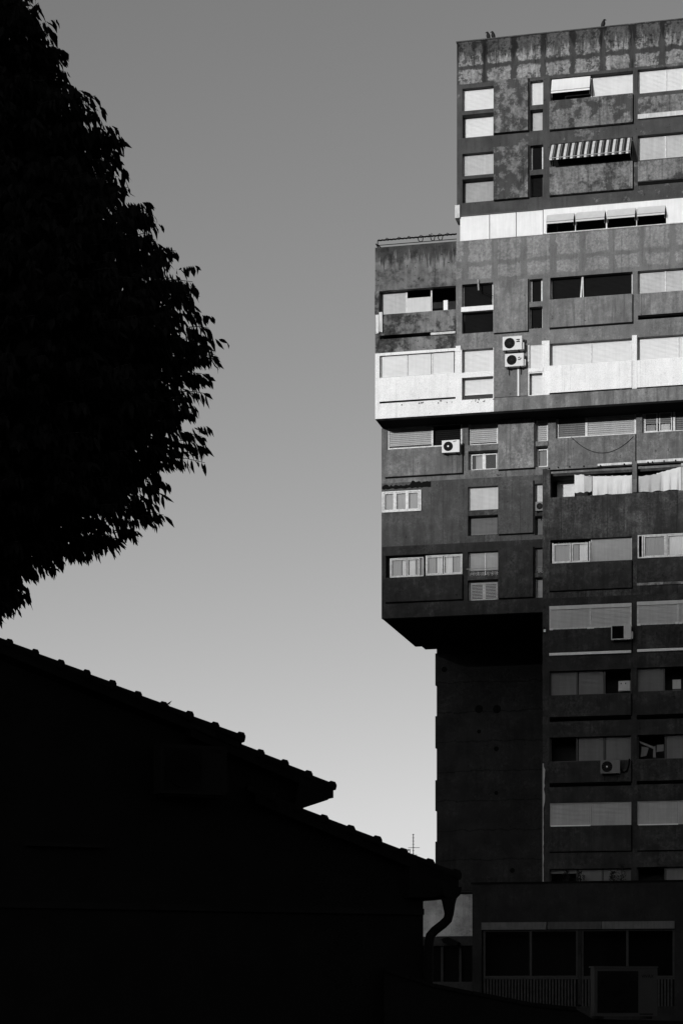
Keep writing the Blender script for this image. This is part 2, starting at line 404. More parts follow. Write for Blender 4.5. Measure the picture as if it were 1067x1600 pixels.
a_ = n.math('MULTIPLY', n.step(fr, .16, .20), n.step(fr, .52, .56, 1, 0)); b_ = n.math('MULTIPLY', n.step(fr, .62, .65), n.step(fr, .80, .83, 1, 0))
M['stripe'] = n.done(n.math('MULTIPLY', n.math('ADD', n.math('ADD', n.math('MULTIPLY', a_, .60), n.math('MULTIPLY', b_, .12)), .018), n.step(n.noise(5), .3, .7, .85, 1.1)))
r = O['2d']; awning((r[0]+.03, r[1]-.03, r[3]-.02), .90, .84, M['stripe'], -.02, sag=-.03)
for k_, (a, b) in {'1': (174.5, 181), '2': (276, 281.5)}.items():
    bx('sill', M['cA'], R(722, 771, a+.3, b-.3), -.15, .05)

# ------------------------------------------------------------------ middle block (rows 4, 5)
op('4z', 592.5, 712, 455, 492); op('4a', 721.5, 770, 443.6, 480.5); op('4a2', 721.5, 770, 489, 521.6)
op('4c', 826.5, 847, 435, 472); op('4c2', 826.5, 847, 480, 514); op('4d', 859, 987.5, 432, 469); op('4e', 995.5, 1123, 420.5, 459)
op('5z', 593, 711, 556.5, 591); op('5a', 721.5, 770.5, 546.6, 583); op('5a2', 721.5, 770.5, 591, 625.5)
op('5c', 826.5, 847, 539, 576); op('5c2', 826.5, 847, 584, 618); op('5d', 859, 986.5, 537, 572); op('5e', 995.5, 1123, 527, 563)
zr4 = O['4z'][3]+.01; uBs = fac(712.5, 420)[0]; z45 = fac(857, 525)[1]
op('4g', 593, 712, 524.5, 530.5); op('4eg', 996, 1123, 493.5, 500); op('5g', 593, 711.5, 628, 631)
wall(uB, uBs, zr4, zB1+.03, [], 0, M['cBl'], name='parapet')
wall(uBs, uR, zr4, zB1, [], 0, M['cB'], name='parapet')
wall(uB, uBs, z45, zr4, [O['4z'], O['4g']], 0, M['cMould'])
wall(uBs, uR, z45, zr4, [O[k] for k in ('4a', '4a2', '4c', '4c2', '4d', '4e', '4eg')], 0, M['cMid'])
wall(uB, uBs, zB0, z45, [O['5z'], O['5g']], 0, M['cMould'])
wall(uBs, uR, zB0, z45, [O[k] for k in ('5a', '5a2', '5c', '5c2', '5d', '5e')], 0, M['cMid'])
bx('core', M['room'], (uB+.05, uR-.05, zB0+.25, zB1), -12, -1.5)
bx('side_wall', M['cMid'], (uB, uB+.28, zB0+.2, zB1), -11.9, -.302)
bx('roof_slab', M['cMid'], (uB+.3, uA-.01, zB1-.9, zB1-.6), -12, -.302)
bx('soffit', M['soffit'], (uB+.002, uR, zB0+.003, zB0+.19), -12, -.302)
# left edge trim
bx('pier', M['cMould'], R(585.5, 592, 456, 491), -.3, .03)
# spandrels
bx('panel', M['cMould'], R(594, 712, 493.5, 524), -.35, -.10)
MB().box(*(lambda r: (r[0], r[1], -.10, .05, r[2], r[3]))(R(673, 711.5, 521, 524.5))).build('ledge', M['white_dirty'], tower)
panel(R(858, 987.5, 470, 513.5), M['cPanelB']); panel(R(996, 1123, 459.5, 493.5), M['cPanelB'], -.04, .09)
panel(R(771.5, 824.5, 440, 521), M['cPanelB'], 0, .08)
panel(R(771.5, 824.5, 541, 622), M['cMid'], 0, .08)
for (xa, ya, xb) in ((594, 632.5, 712), (720, 627, 771), (858, 616.5, 986), (995, 608, 1067)):
    for _ in range(9):
        xx = random.uniform(xa, xb); u_, z_ = fac(xx, ya+(xa-xx)*.062+random.uniform(0, 4)); ww = random.uniform(.02, .10)
        MB().prism([(u_, z_), (u_+ww*.7, z_-.02), (u_+ww, z_+.03), (u_+ww*.4, z_+random.uniform(.03, .07))], -.063, -.03).build('paint_chip', M['cMid'], tower)
# row 4 windows
w4 = window(O['4z'], 0, .25, (.34, .665), [(0, .34, S, 'sh_light', 1)], .05)
r = O['4z']; W4 = r[1]-r[0]; H4 = r[3]-r[2]
bx('balcony_screen', M['sh_light'], (r[0]+W4*.35, r[0]+W4*.66, r[2]+.03, r[2]+H4*.70), -.32, -.29, w4)
bx('balcony_screen', M['sh_white'], (r[0]+W4*.81, r[0]+W4*.865, r[2]+.02, r[2]+H4*.58), -.62, -.55, w4)
window(O['4a'], 0, .15, (), [(.03, .97, S, 'sh_dark', 1)], .07, jamb=True)
window(O['4a2'], 0, .15, (), [(.05, .95, S, 'sh_dark', .97)], .045, 'frame_dk')
bx('sill', M['white'], R(720.5, 771, 481, 488.5), -.1, .09)
window(O['4c'], 0, .15, (), [(.1, .9, S, 'sh_dark', 1)], .09, jamb=True)
window(O['4c2'], 0, .2, (), [(.1, .9, S, 'sh_dark', .8)], .05)
w4d = window(O['4d'], 0, .2, (), [(0.02, .37, S, 'sh_dark', 1), (.41, .98, S, 'sh_dark', 1)], .06, jamb=True)
r = O['4d']
mm = MB(); cu = r[0]+.385*(r[1]-r[0])
mm.prism([(cu-.10, r[2]), (cu-.02, r[2]), (cu+.05, r[3]-.05), (cu-.02, r[3]-.05)], .16, .22).prism([(cu+.03, r[2]), (cu+.07, r[2]), (cu+.06, r[3]-.05), (cu+.04, r[3]-.05)], .17, .22)
mm.build('mullion', M['white_dirty'], w4d)
window(O['4e'], 0, .14, (.34,), [(0, .34, S, 'sh_light', 1), (.34, 1, S, 'sh_light', 1)], .05)
# white painted flat, row 5
wall(fac(586.2, 600)[0], fac(720, 600)[0], zB0+.004, O['5z'][3]+.12, [O['5z'], O['5g']], .03, M['whiteW'], .05)
zz = fac(720, 547)[1]
wall(fac(720, 600)[0]+.002, fac(771.5, 600)[0], zB0+.004, zz, [O['5a'], O['5a2']], .045, M['whiteW'], .06)
wall(fac(712, 600)[0], fac(719.5, 600)[0], O['5z'][3]-.05, fac(715, 541)[1], [], .06, M['whiteW'], .06, 'pier')
wall(fac(824.5, 600)[0], fac(858, 600)[0], fac(826, 619)[1], fac(847, 533)[1], [O['5c'], O['5c2'], (uB, fac(846, 600)[0], O['5c'][3], zRoof)], .04, M['whiteW'], .06, 'pier')
wall(fac(986.8, 600)[0], fac(994.5, 600)[0], fac(987, 608)[1], fac(987, 524.5)[1], [], .05, M['whiteW'], .06, 'pier')
panel(R(858.2, 986.6, 572.5, 615), M['whiteW'], 0, .10); panel(R(995, 1123, 564, 606.5), M['whiteW'], 0, .10)
window(O['5z'], 0, .10, (.365, .69), [(.02, .36, S, 'sh_white', 1), (.37, .68, S, 'sh_white', 1), (.695, .98, S, 'sh_white', .95)], .045)
bx('gap_recess', M['black'], O['5g'], -.3, -.2)
window(O['5a'], 0, .12, (), [(0, 1, S, 'sh_white', 1)], .03)
window(O['5a2'], 0, .15, (), [(0, 1, S, 'sh_white', .68)], .06)
window(O['5c'], 0, .08, (), [(0, 1, S, 'sh_white', 1)], .03)
window(O['5c2'], 0, .12, (), [(0, 1, S, 'sh_white', 1)], .03)
bx('sill', M['whiteW'], R(826, 848, 576.5, 582.5), -.08, .09)
window(O['5d'], 0, .14, (.5,), [(0, .5, S, 'sh_white', 1), (.5, 1, S, 'sh_white', 1)], .04)
window(O['5e'], 0, .14, (.5,), [(0, .5, S, 'sh_white', 1), (.5, 1, S, 'sh_white', 1)], .04)
bx('floor_band', M['cPanelB'], (fac(772, 640)[0], uR, zB0-.002, fac(857, 617)[1]), .0, .05)

# ------------------------------------------------------------------ recessed block (rows 6, 7, 8)
def opc(k, *a): O[k] = R(*a, DC)
opc('6z', 605, 721.5, 664, 702.5); opc('6a', 731, 777.5, 655.5, 696); opc('6a2', 731, 777.5, 706, 735)
opc('6c', 836.5, 855.5, 648, 690); opc('6c2', 836.5, 855.5, 698, 730); opc('6d', 868, 993, 651, 685); opc('6e', 1002.5, 1130, 641, 676.5)
opc('7z', 596.8, 658, 769, 801.5); opc('7a', 730.5, 778, 761, 798); opc('7a2', 730.5, 778, 807, 837.5); opc('7c', 835, 855, 756, 800); opc('7c2', 835, 855, 807, 836)
opc('8z', 602.5, 722, 868.5, 903); opc('8a', 730.5, 778, 862.5, 900); opc('8a2', 730.5, 778, 907.5, 938.5); opc('8c', 835, 855, 856, 895); opc('8c2', 835, 855, 903, 934)
zC1 = zB0+.01; uCR = uR
O['6z'] = O['6z'][:3]+(min(O['6z'][3], zC1-.02),)
z67 = fac(731, 748, DC)[1]; z78 = fac(731, 848, DC)[1]
wall(uC, uCR, z67, zC1, [O[k] for k in ('6z', '6a', '6a2', '6c', '6c2', '6d', '6e')], DC, M['cC'])
uDw = uD+.5
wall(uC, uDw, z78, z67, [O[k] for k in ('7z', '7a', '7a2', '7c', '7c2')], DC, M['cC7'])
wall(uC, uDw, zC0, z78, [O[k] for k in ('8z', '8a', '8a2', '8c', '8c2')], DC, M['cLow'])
bx('core', M['room'], (uC+.05, uR-.05, zC0+.25, zC1), -12, DC-1.5)
bx('side_wall', M['cLow'], (uC, uC+.28, zC0+.2, zC1), -9.59, DC-.302)
# sloping underside of the projecting floors
m = MB(); uk = uC+.01
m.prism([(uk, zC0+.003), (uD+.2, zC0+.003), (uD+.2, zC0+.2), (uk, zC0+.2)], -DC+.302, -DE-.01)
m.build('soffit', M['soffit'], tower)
# panels
panel(R(602, 722.5, 704, 746.5, DC), M['cC'], DC, .15); panel(R(778.5, 834.5, 657, 734.6, DC), M['cCb'], DC, .15)
panel(R(866.5, 992, 686, 733, DC), M['cC'], DC, .06); panel(R(1002.5, 1130, 677.5, 727, DC), M['cC'], DC, .06)
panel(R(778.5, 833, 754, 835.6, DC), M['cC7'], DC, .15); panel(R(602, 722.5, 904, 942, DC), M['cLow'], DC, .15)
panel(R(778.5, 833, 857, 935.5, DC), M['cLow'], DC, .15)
# row 6 windows
window(O['6z'], DC, .1, (.60,), [(.02, .60, S, 'sh_mid', .80), (.63, .98, S, 'sh_dark', .86)], .07, pitch=.088, gr=.034)
window(O['6a'], DC, .12, (), [(.05, .95, S, 'sh_mid', .84)], .09, pitch=.088, gr=.034)
window(O['6a2'], DC, .22, (.5,), [(.05, .49, 'pane', 0, 0), (.51, .95, 'pane', 0, 0), (.2, .49, 'curtain', 'curtain_g', 1)], .06)
window(O['6c'], DC, .14, (), [(.1, .9, S, 'sh_mid', .98)], .08, pitch=.088, gr=.034)
window(O['6c2'], DC, .2, (), [(.05, .95, 'pane', 0, 0), (.2, .8, 'curtain', 'sh_dim', 1)], .06)
window(O['6d'], DC, .12, (.375,), [(.02, .36, S, 'sh_dim', .86), (.39, .98, S, 'sh_mid', 1)], .09, pitch=.088, gr=.034)
window(O['6e'], DC, .12, (.39,), [(.02, .37, S, 'sh_dim', .52), (.02, .19, 'pane', 0, 0), (.2, .37, 'pane', 0, 0), (.04, .16, 'curtain', 'curtain_g', 1), (.22, .34, 'curtain', 'curtain', 1), (.41, .99, S, 'sh_dim', 1)], .08, pitch=.088, gr=.034)
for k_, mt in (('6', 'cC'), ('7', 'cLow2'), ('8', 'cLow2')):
    a, b = O[k_+'a'], O[k_+'a2']; bx('sill', M[mt], (a[0], a[1], b[3]+.01, a[2]-.01), DC-.15, DC+.06)
    a, b = O[k_+'c'], O[k_+'c2']; bx('sill', M[mt], (a[0], a[1], b[3]+.01, a[2]-.01), DC-.15, DC+.06)
# row 7
wz = window(O['7z'], DC, -.04, (.33, .64), [(.04, .33, 'pane', 0, 0), (.34, .64, 'pane', 0, 0), (.65, .96, 'pane', 0, 0), (.05, .95, 'curtain', 'curtain_g', 1)], .07)
window(O['7a'], DC, .12, (), [(0, 1, S, 'sh_light', 1)], .03)
window(O['7a2'], DC, .22, (), [(.05, .95, S, 'sh_dim', .85)], .06, 'frame_dk')
window(O['7c'], DC, .12, (), [(.1, .95, S, 'sh_light', .9)], .05)
window(O['7c2'], DC, .22, (), [(.1, .95, S, 'sh_dim', .85)], .06, 'frame_dk')
# row 8
q = O['8z']; W8 = q[1]-q[0]
window((q[0]+.18, q[0]+W8*.492, q[2], q[3]-.12), DC, .08, (), [(.02, .50, 'pane', 0, 0), (.50, .90, 'pane', 0, 0), (.03, .34, 'curtain', 'curtain_g', 1), (.35, .55, 'curtain', 'curtain', 1), (.56, .76, 'curtain', 'curtain', 1), (.77, .95, 'curtain', 'curtain_g', 1)], .05)
window((q[0]+W8*.52, q[1], q[2]+.03, q[3]-.07), DC, .08, (), [(.02, .48, 'pane', 0, 0), (.48, .98, 'pane', 0, 0), (.03, .28, 'curtain', 'curtain_g', 1), (.29, .46, 'curtain', 'curtain', 1), (.52, .73, 'curtain', 'curtain', 1), (.74, .97, 'curtain', 'curtain_g', 1)], .05)
window(O['8a'], DC, .14, (.55,), [(.02, .98, S, 'sh_mid', .74)], .04)
window(O['8a2'], DC, .22, (.5,), [(.05, .5, 'pane', 0, 0), (.5, .95, 'pane', 0, 0)], .06)
window(O['8c'], DC, .14, (), [(.1, .95, S, 'sh_dim', .7)], .05)
window(O['8c2'], DC, .22, (), [(.1, .95, S, 'sh_mid', 1)], .06)
r = O['8a2']; m = MB()
for i in range(12):
    z = r[2]+.08+i*(r[3]-r[2]-.1)/12; m.box(r[0]+.08, r[1]-.08, -DC+.29, -DC+.30, z, z+.035)
m.build('venetian_blind', M['sh_mid'], tower)
r = O['8a']; m = MB(); zt = r[2]+.30      # little rail
m.tube([(r[0]-.05, -DC-.06, zt), (r[1], -DC-.06, zt)], .018, 6)
for i in range(7): m.tube([(r[0]+.05+i*(r[1]-r[0]-.1)/6, -DC-.06, r[2]+.03), (r[0]+.05+i*(r[1]-r[0]-.1)/6, -DC-.06, zt)], .008, 5)
m.build('window_rail', M['metal'], tower)
# cracked render band above the row 7 left window
m = MB(); a0, b0 = fac(596.5, 765.5, DC); a1, _ = fac(673, 757, DC)
k = 26; pts = [(a0+(a1-a0)*i/k, b0+.02+random.uniform(-.03, .03)) for i in range(k+1)]+[(a0+(a1-a0)*i/k, b0+.16+random.uniform(-.04, .10)+(.12 if i > k*.6 else 0)*(1-(i-k*.6)/k)) for i in range(k, -1, -1)]
m.prism(pts, -DC-.012, -DC+.01); m.build('stripped_render_band', M['black'], tower)

# ------------------------------------------------------------------ right hand stack (rows 7 to 13)
rowsD = {}
op('7d', 859, 987, 734.5, 777.6); op('7e', 995.5, 1123, 726, 770)
op('8d', 859, 986.5, 844, 880.5); op('8e', 995, 1123, 836, 873.5)
op('9d', 857.8, 986, 947.5, 984); op('9e', 994.5, 1123, 940.5, 977)
op('10d', 858, 985.5, 1049, 1087); op('10e', 994, 1123, 1043.5, 1081)
op('11d', 858, 985.5, 1152.5, 1190.7); op('11e', 994.5, 1123, 1148.5, 1187)
op('12d', 858.5, 985.5, 1255, 1291); op('12e', 995, 1123, 1252, 1289)
op('13d', 858, 985.5, 1358, 1394); op('13e', 994, 1123, 1355, 1392)
op('10g', 858, 985.5, 1121.5, 1128); op('10h', 994, 1123, 1118, 1124.5); op('11g', 858, 985.5, 1224.5, 1230); op('11h', 994.5, 1123, 1221, 1226)
n = 7
lev = [zD1, fac(857, 822)[1], fac(857, 935)[1], fac(857, 1035)[1], fac(857, 1139)[1], fac(857, 1243)[1], fac(857, 1346)[1], 0.0]
rows = [('7d', '7e'), ('8d', '8e'), ('9d', '9e'), ('10d', '10e', '10g', '10h'), ('11d', '11e', '11g', '11h'), ('12d', '12e'), ('13d', '13e')]
for i, ks in enumerate(rows):
    wall(uD, uR, lev[i+1], lev[i], [O[k] for k in ks], 0, M['cLow2' if i < 2 else 'cLow'])  # concrete colour darkens down the stack in place of shade
    if i: bx('floor_slab', M['room'], (uD+.31, uR-.31, lev[i]-.35, lev[i]-.15), -1.49, -.305)
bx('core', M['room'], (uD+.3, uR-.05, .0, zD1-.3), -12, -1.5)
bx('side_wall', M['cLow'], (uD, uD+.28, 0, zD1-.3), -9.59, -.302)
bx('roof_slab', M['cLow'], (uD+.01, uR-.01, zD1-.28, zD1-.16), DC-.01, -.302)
# coping of the loggia roof
bx('coping', M['cC'], R(855, 933, 731.5, 735, .0), -.1, .07); bx('coping', M['white_dirty'], R(933.3, 986.5, 725.4, 728.9), -.1, .08)
bx('coping', M['white_dirty'], R(995, 1123, 720.3, 724.5), -.1, .08)
bx('pier', M['cC'], R(987.5, 994.5, 722, 770), -.2, .10)
# row 7 loggia contents belonging to the building
bx('shutter_box', M['cC'], R(868, 897, 746, 752, -1.3), -1.49, -1.25)
window(R(870, 897, 752, 777, -1.3), -1.3, .05, (), [(0, 1, S, 'sh_white', 1)], .04)
bx('post', M['sh_dim'], R(918, 921.5, 731, 776), -.7, -.62); bx('post', M['metal'], R(1063, 1067, 718, 768), -.2, -.12)
# panels under the windows
for r_ in ((858, 986.5, 882, 924), (994.5, 1123, 874.5, 911), (858, 986, 985.5, 1020), (994.5, 1123, 978.5, 1014),
           (858, 985.5, 1088, 1121), (994.5, 1123, 1082, 1117.5), (858, 985.5, 1191.7, 1224), (994.5, 1123, 1188, 1220.5),
           (858.5, 985.5, 1292, 1331), (995, 1123, 1290, 1329)):
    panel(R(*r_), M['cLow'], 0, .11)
M['peeled'] = concrete('peeled ledge', .12, .30, .6, 71, .3)
bx('ledge', M['peeled'], R(994.5, 1123, 911.3, 915.5), 0, .07)
bx('ledge', M['white'], R(858, 985.5, 1021, 1025), 0, .10); bx('ledge', M['white'], R(995, 1123, 1015, 1019), 0, .10)
# row 8
r = O['8d']; W8 = r[1]-r[0]
window((r[0]+.08, r[0]+W8*.49, r[2], r[3]-.12), 0, .1, (), [(.02, .50, 'pane', 0, 0), (.5, .95, 'pane', 0, 0), (.03, .7, 'curtain', 'curtain_g', 1), (.70, .95, 'curtain', 'curtain', 1)], .05)
window((r[0]+W8*.495, r[1], r[2], r[3]), 0, .12, (), [(0, 1, S, 'sh_mid', 1)], .04)
r = O['8e']; window((r[0]+.02, r[1], r[2]+.02, r[3]-.02), 0, -.03, (.06, .35,), [(.07, .345, 'pane', 0, 0), (.36, 1, 'pane', 0, 0), (.07, .34, 'curtain', 'curtain_g', 1), (.38, 1, 'curtain', 'curtain', 1)], .05)
# row 9
for xs_, y0_ in ((861, 984), (919.5, 982), (925, 982), (984, 979), (997.5, 977), (1057, 974), (1063, 974)):
    u_, z_ = fac(xs_, y0_); MB().box(u_-.07, u_+.07, -.07, -.02, z_-.03, z_+.06).build('frame_clip', M['white'], tower)
for xs_, y0_ in ((858, 733.5), (872, 732), (890, 731), (912, 730), (938, 729.2), (975, 726.8), (1012, 724), (1019, 723.5), (1037, 722), (1055, 721)):
    u_, z_ = fac(xs_, y0_); MB().disc(u_, -.11, -.06, z_+.02, .035, 8).build('fixing', M['black'], tower)
u_, z_ = fac(851, 984); MB().box(u_-.06, u_+.0, -.10, -.002, z_-.12, z_+.12).build('wall_lamp', M['black'], tower); MB().box(u_-.05, u_+.05, -.16, -.102, z_-.12, z_-.01).build('wall_lamp', M['white'], tower)
u_, z_ = fac(747, 438); u2_, z2_ = fac(748, 455); u3_, z3_ = fac(770, 463); MB().tube([(u_, -.1, z_), (u2_, -.1, z2_)], .035, 6).build('loose_pole', M['metal'], tower); MB().tube([(u2_, -.1, z2_), (u3_, -.05, z3_)], .014, 5).build('loose_wire', M['black'], tower)
for k_ in ('9d', '9e'):
    window(O[k_], 0, .03, (.5,), [(0.01, .495, S, 'sh_light', .94), (.505, .99, S, 'sh_light', .94)], .06)
    r = O[k_]; bx('shutter_box', M['sh_light'], (r[0], r[1], r[3]-.16, r[3]), -.1, .03)
window(O['10d'], 0, .15, (.33, .67), [(0, .33, S, 'sh_dim', 1), (.345, .66, S, 'sh_dim', 1)], .045, 'frame_dk')
window(O['10e'], 0, .15, (.33,), [(0, .33, S, 'sh_dim', 1)], .045, 'frame_dk')
window(O['11d'], 0, .15, (.33, .67), [(.345, .66, S, 'sh_dim', 1), (.68, 1, S, 'sh_dim', 1)], .045, 'frame_dk')
window(O['11e'], 0, .15, (.34,), [(.35, 1, S, 'sh_dim', 1)], .045, 'frame_dk')
for k_ in ('12d', '12e'):
    window(O[k_], 0, .08, (.5,), [(0.01, .495, S, 'sh_mid', 1), (.505, .99, S, 'sh_mid', 1)], .05, 'ac_dk' if False else 'sh_mid')
    r = O[k_]; bx('sill', M['white'], (r[0]+.05, r[0]+(r[1]-r[0])*.5, r[2]-.05, r[2]+.03), -.05, .07)
window(O['13d'], 0, .15, (.33, .64), [(0, .33, S, 'sh_dim', .15), (.34, .64, S, 'sh_dim', 1), (.65, 1, S, 'sh_dim', 1)], .045, 'frame_dk')
window(O['13e'], 0, .15, (.34,), [(.35, 1, S, 'sh_dim', 1)], .045, 'frame_dk')
# peeled white strip on the left edge of the pier
r0 = fac(847.4, 1193); r1 = fac(847.4, 1392); m = MB(); k = 40; L = []; Rr = []
for i in range(k+1):
    t = i/k; z = r0[1]+(r1[1]-r0[1])*t; L.append((uD+.004, z)); wdt = (.12 if t < .35 else .05)*random.uniform(.35, 1)*(1 if t > .03 else .5); Rr.append((uD+.01+wdt, z))
m.prism(L+Rr[::-1], -.006, .0); m.build('peeled_paint_strip', M['sh_mid'], tower)
# ------------------------------------------------------------------ recessed stair wall under the overhang
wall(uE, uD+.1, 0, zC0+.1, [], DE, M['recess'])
bx('side_wall', M['recess'], (uE, uE+.3, 0, zC0+.1), -14, DE-.302)
for a, b in ((1021, 1071), (1119, 1169), (1219, 1267), (1315, 1372)):
    r = R(679.8, 683.5, a, b, DE-1.2); bx('side_panel', M['recess'], (r[0], r[1]+.1, r[2], r[3]), DE-4, DE-1.2)

for px, py, rr_ in ((694, 1046, .14), (748, 1108, .2), (776, 1108, .2), (748, 1143, .10), (775, 1170, .12), (775, 1239, .10), (800, 1360, .12)):
    u_, z_ = fac(px, py, DE); MB().disc(u_, -DE-.006, -DE+.02, z_, rr_, 12).build('tie_hole', M['black'], tower)
# ------------------------------------------------------------------ things hanging on the tower
def T(name, px, py, d, **k):          # empty of a thing standing at a facade point, axes parallel to the facade
    u, z = fac(px, py, d)
    x = X0+u*ex+d*nx; y = Y0+u*ey+d*ny
    return empty(name, (x, y, z), -TH, **k)

def ac_unit(root, W, H, D, mat, fan=.36, cxf=.34, logo=None, hub=None, square=False, plate=None, valve=True, bracket=True):
    """outdoor unit, base left corner at origin, back at y=0, front at y=-D"""
    D = D*1.25 if bracket else D
    b = MB(); b.box(0, W, -D, -.10, 0, H)
    b.build('casing', mat, root)
    cx_, cz_ = W*cxf, H*.5; r = min(H*fan*1.08, cx_-.05)
    if square: MB().box(.04, cx_*2-.04, -D-.006, -D-.001, H*.07, H*.93).build('grille_plate', M['black'], root)
    MB().disc(cx_, -D-.012, -D-.002, cz_, r, 28).build('fan_opening', M['black'], root)
    g_ = MB()
    for k_ in range(1, 6): g_.ring(cx_, -D-.018, cz_, r*k_/5.2, .0035, 24)
    for k_ in range(6):
        a = math.pi*k_/6; g_.tube([(cx_-r*math.cos(a), -D-.02, cz_-r*math.sin(a)), (cx_+r*math.cos(a), -D-.02, cz_+r*math.sin(a))], .003, 4)
    g_.build('fan_grille', M['black' if square else 'frame_dk'], root)
    if hub: MB().disc(cx_, -D-.032, -D-.022, cz_, hub, 14).build('fan_hub', M['sh_white'], root)
    if valve:
        MB().box(W+.002, W+.07, -D*.75, -D*.25, H*.06, H*.55).build('valve_cover', mat, root)
    if bracket:
        for xx in (W*.15, W*.8): MB().prism([(-D, -.003), (-D, -.04), (-.04, -.04), (-.04, -.28), (0, -.28), (0, -.003)], xx, xx+.03).build('bracket', M['black'], root).data.transform(Matrix(((0, 1, 0, 0), (1, 0, 0, 0), (0, 0, 1, 0), (0, 0, 0, 1))))
    return root
def logo_bars(root, x0, z0, w_, h_, D, kind):
    D = D*1.25; m = MB(); y0, y1 = -D-.006, -D-.001; t = h_*.33
    if kind == 'H':
        m.box(x0, x0+w_, y0, y1, z0, z0+t).box(x0, x0+w_, y0, y1, z0+h_-t, z0+h_).box(x0+w_*.6, x0+w_*.8, y0, y1, z0+t, z0+h_-t)
    elif kind == 'U':
        m.box(x0, x0+w_*.8, y0, y1, z0, z0+t).box(x0, x0+w_*.5, y0, y1, z0+h_-t, z0+h_).box(x0+w_*.7, x0+w_, y0, y1, z0+t, z0+h_-t*.5).box(x0+w_*.4, x0+w_*.55, y0, y1, z0+h_, z0+h_+t*.8)
    elif kind == 'dash':
        m.prism([(x0, z0), (x0+w_*.6, z0+h_*.4), (x0+w_, z0+h_), (x0+w_*.4, z0+h_*.9), (x0, z0+h_*.35)], y0, y1)
    m.build('logo', M['black'], root)
sc = lambda px, d=0: px/35.5
t = T('air_conditioner', 787, 552.2, 0.08, label='upper of two stacked white air conditioners on grey wall', cat='air conditioner')
ac_unit(t, .86, .60, .34, M['ac'], hub=None, cxf=.36, square=False); logo_bars(t, .61, .33, .15, .13, .34, 'H')
t = T('air_conditioner', 790.5, 577, 0.08, label='lower of two stacked white air conditioners, above white pipe', cat='air conditioner')
ac_unit(t, .82, .56, .30, M['ac'], hub=None, cxf=.36); logo_bars(t, .58, .26, .14, .12, .30, 'U')
u_, z_ = fac(810, 580); m = MB(); z2_ = fac(810, 620)[1]
m.box(u_-.035, u_+.035, -.15, -.081, z2_, z_+.05); m.build('pipe_cover', M['white'], tower)
t = T('air_conditioner', 692.5, 711, DC+.1, label='white air conditioner with black fan and white hub below shuttered window', cat='air conditioner')
ac_unit(t, .80, .55, .32, M['ac'], hub=.04, cxf=.36, valve=False); logo_bars(t, .5, .46, .2, .05, .32, 'dash')
t = T('air_conditioner', 955.5, 1002, .07, label='pale grey air conditioner with square dark grille under row of shutters', cat='air conditioner')
ac_unit(t, .86, .64, .30, M['ac_mid'], fan=.42, cxf=.34, square=True)
t = T('air_conditioner', 939, 1210, .07, label='old grey air conditioner with pale hub and looping hose', cat='air conditioner')
ac_unit(t, .84, .58, .32, M['ac_dk'], fan=.42, cxf=.34, hub=.035, valve=False)
m = MB(); m.tube([(.84, -.15, .2), (.98, -.12, .05), (1.12, -.08, .12), (1.20, -.05, .4), (1.22, -.03, .65)], .035, 8); m.build('hose', M['black'], t, True)
t = T('air_conditioner', 837, 800, DC+.02, label='narrow air conditioner tucked beside the concrete pier', cat='air conditioner')
ac_unit(t, .42, .40, .18, M['ac_dk'], fan=.38, cxf=.45, hub=None, valve=False)

def cloth(root, w_, h_, mat, name='cloth', folds=3, amp=.05, seed=0, parent=None, hl=None, hr=None):
    m = MB(); nu, nv = 24, 8; P = {}
    rr = random.Random(seed)
    ph = [rr.uniform(0, 6) for _ in range(4)]
    for i in range(nu+1):
        for j in range(nv+1):
            s, t_ = i/nu, j/nv
            top = (hl or h_)+( (hr or h_)-(hl or h_))*s - .03*math.sin(math.pi*((s*folds*1.5) % 1))
            P[i, j] = (s*w_, amp*t_*math.sin(s*folds*6.28+ph[0]+t_*.8)+amp*.4*t_*math.sin(s*folds*13+ph[1]), top*(1-t_)+ (.02*math.sin(s*9+ph[2]))*t_)
    for i in range(nu):
        for j in range(nv): m.quad(P[i, j+1], P[i+1, j+1], P[i+1, j], P[i, j])
    return m.build(name, mat, root, True)
def line(root, pts): MB().tube(pts, .008, 5).build('clothes_line', M['black'], root)
t = T('bed_sheet', 925, 774, -.05, label='long white sheet hung on the balcony line left of the post', cat='laundry')
cloth(t, 1.72, .82, M['sheet'], 'sheet', 4, .05, 1, hl=.86, hr=.80); line(t, [(-.2, 0, .86), (.9, 0, .80), (1.8, 0, .84)])
t = T('bed_sheet', 997, 769, -.05, label='grey towel hung just right of the balcony post', cat='laundry')
cloth(t, .98, .78, M['sheet_g'], 'towel', 2, .05, 2, hl=.70, hr=.78)
t = T('bed_sheet', 1025, 767, -.08, label='wide white sheet rising to the right edge on the balcony line', cat='laundry')
cloth(t, 1.05, .9, M['sheet'], 'sheet', 3, .04, 3, hl=.78, hr=1.02); line(t, [(-1.0, 0, .70), (.0, 0, .78), (1.2, 0, 1.04)])
t = T('folded_towel', 897, 770, -.12, label='pale cloth with grey half hanging beside the loggia shutter', cat='laundry')
cloth(t, .42, .8, M['sheet'], 'light_cloth', 1, .02, 4); o = cloth(t, .34, .72, M['sheet_g'], 'grey_cloth', 1, .02, 5); o.location = (.42, .02, .02)
t = T('white_cloth', 586.6, 521, .10, label='white cloth bundle hanging at the left corner of mouldy balcony', cat='laundry')
cloth(t, .14, .85, M['sheet'], 'cloth', 1, .03, 6); o = cloth(t, .15, .9, M['sheet'], 'cloth', 1, .03, 7); o.location = (.16, -.02, .05)
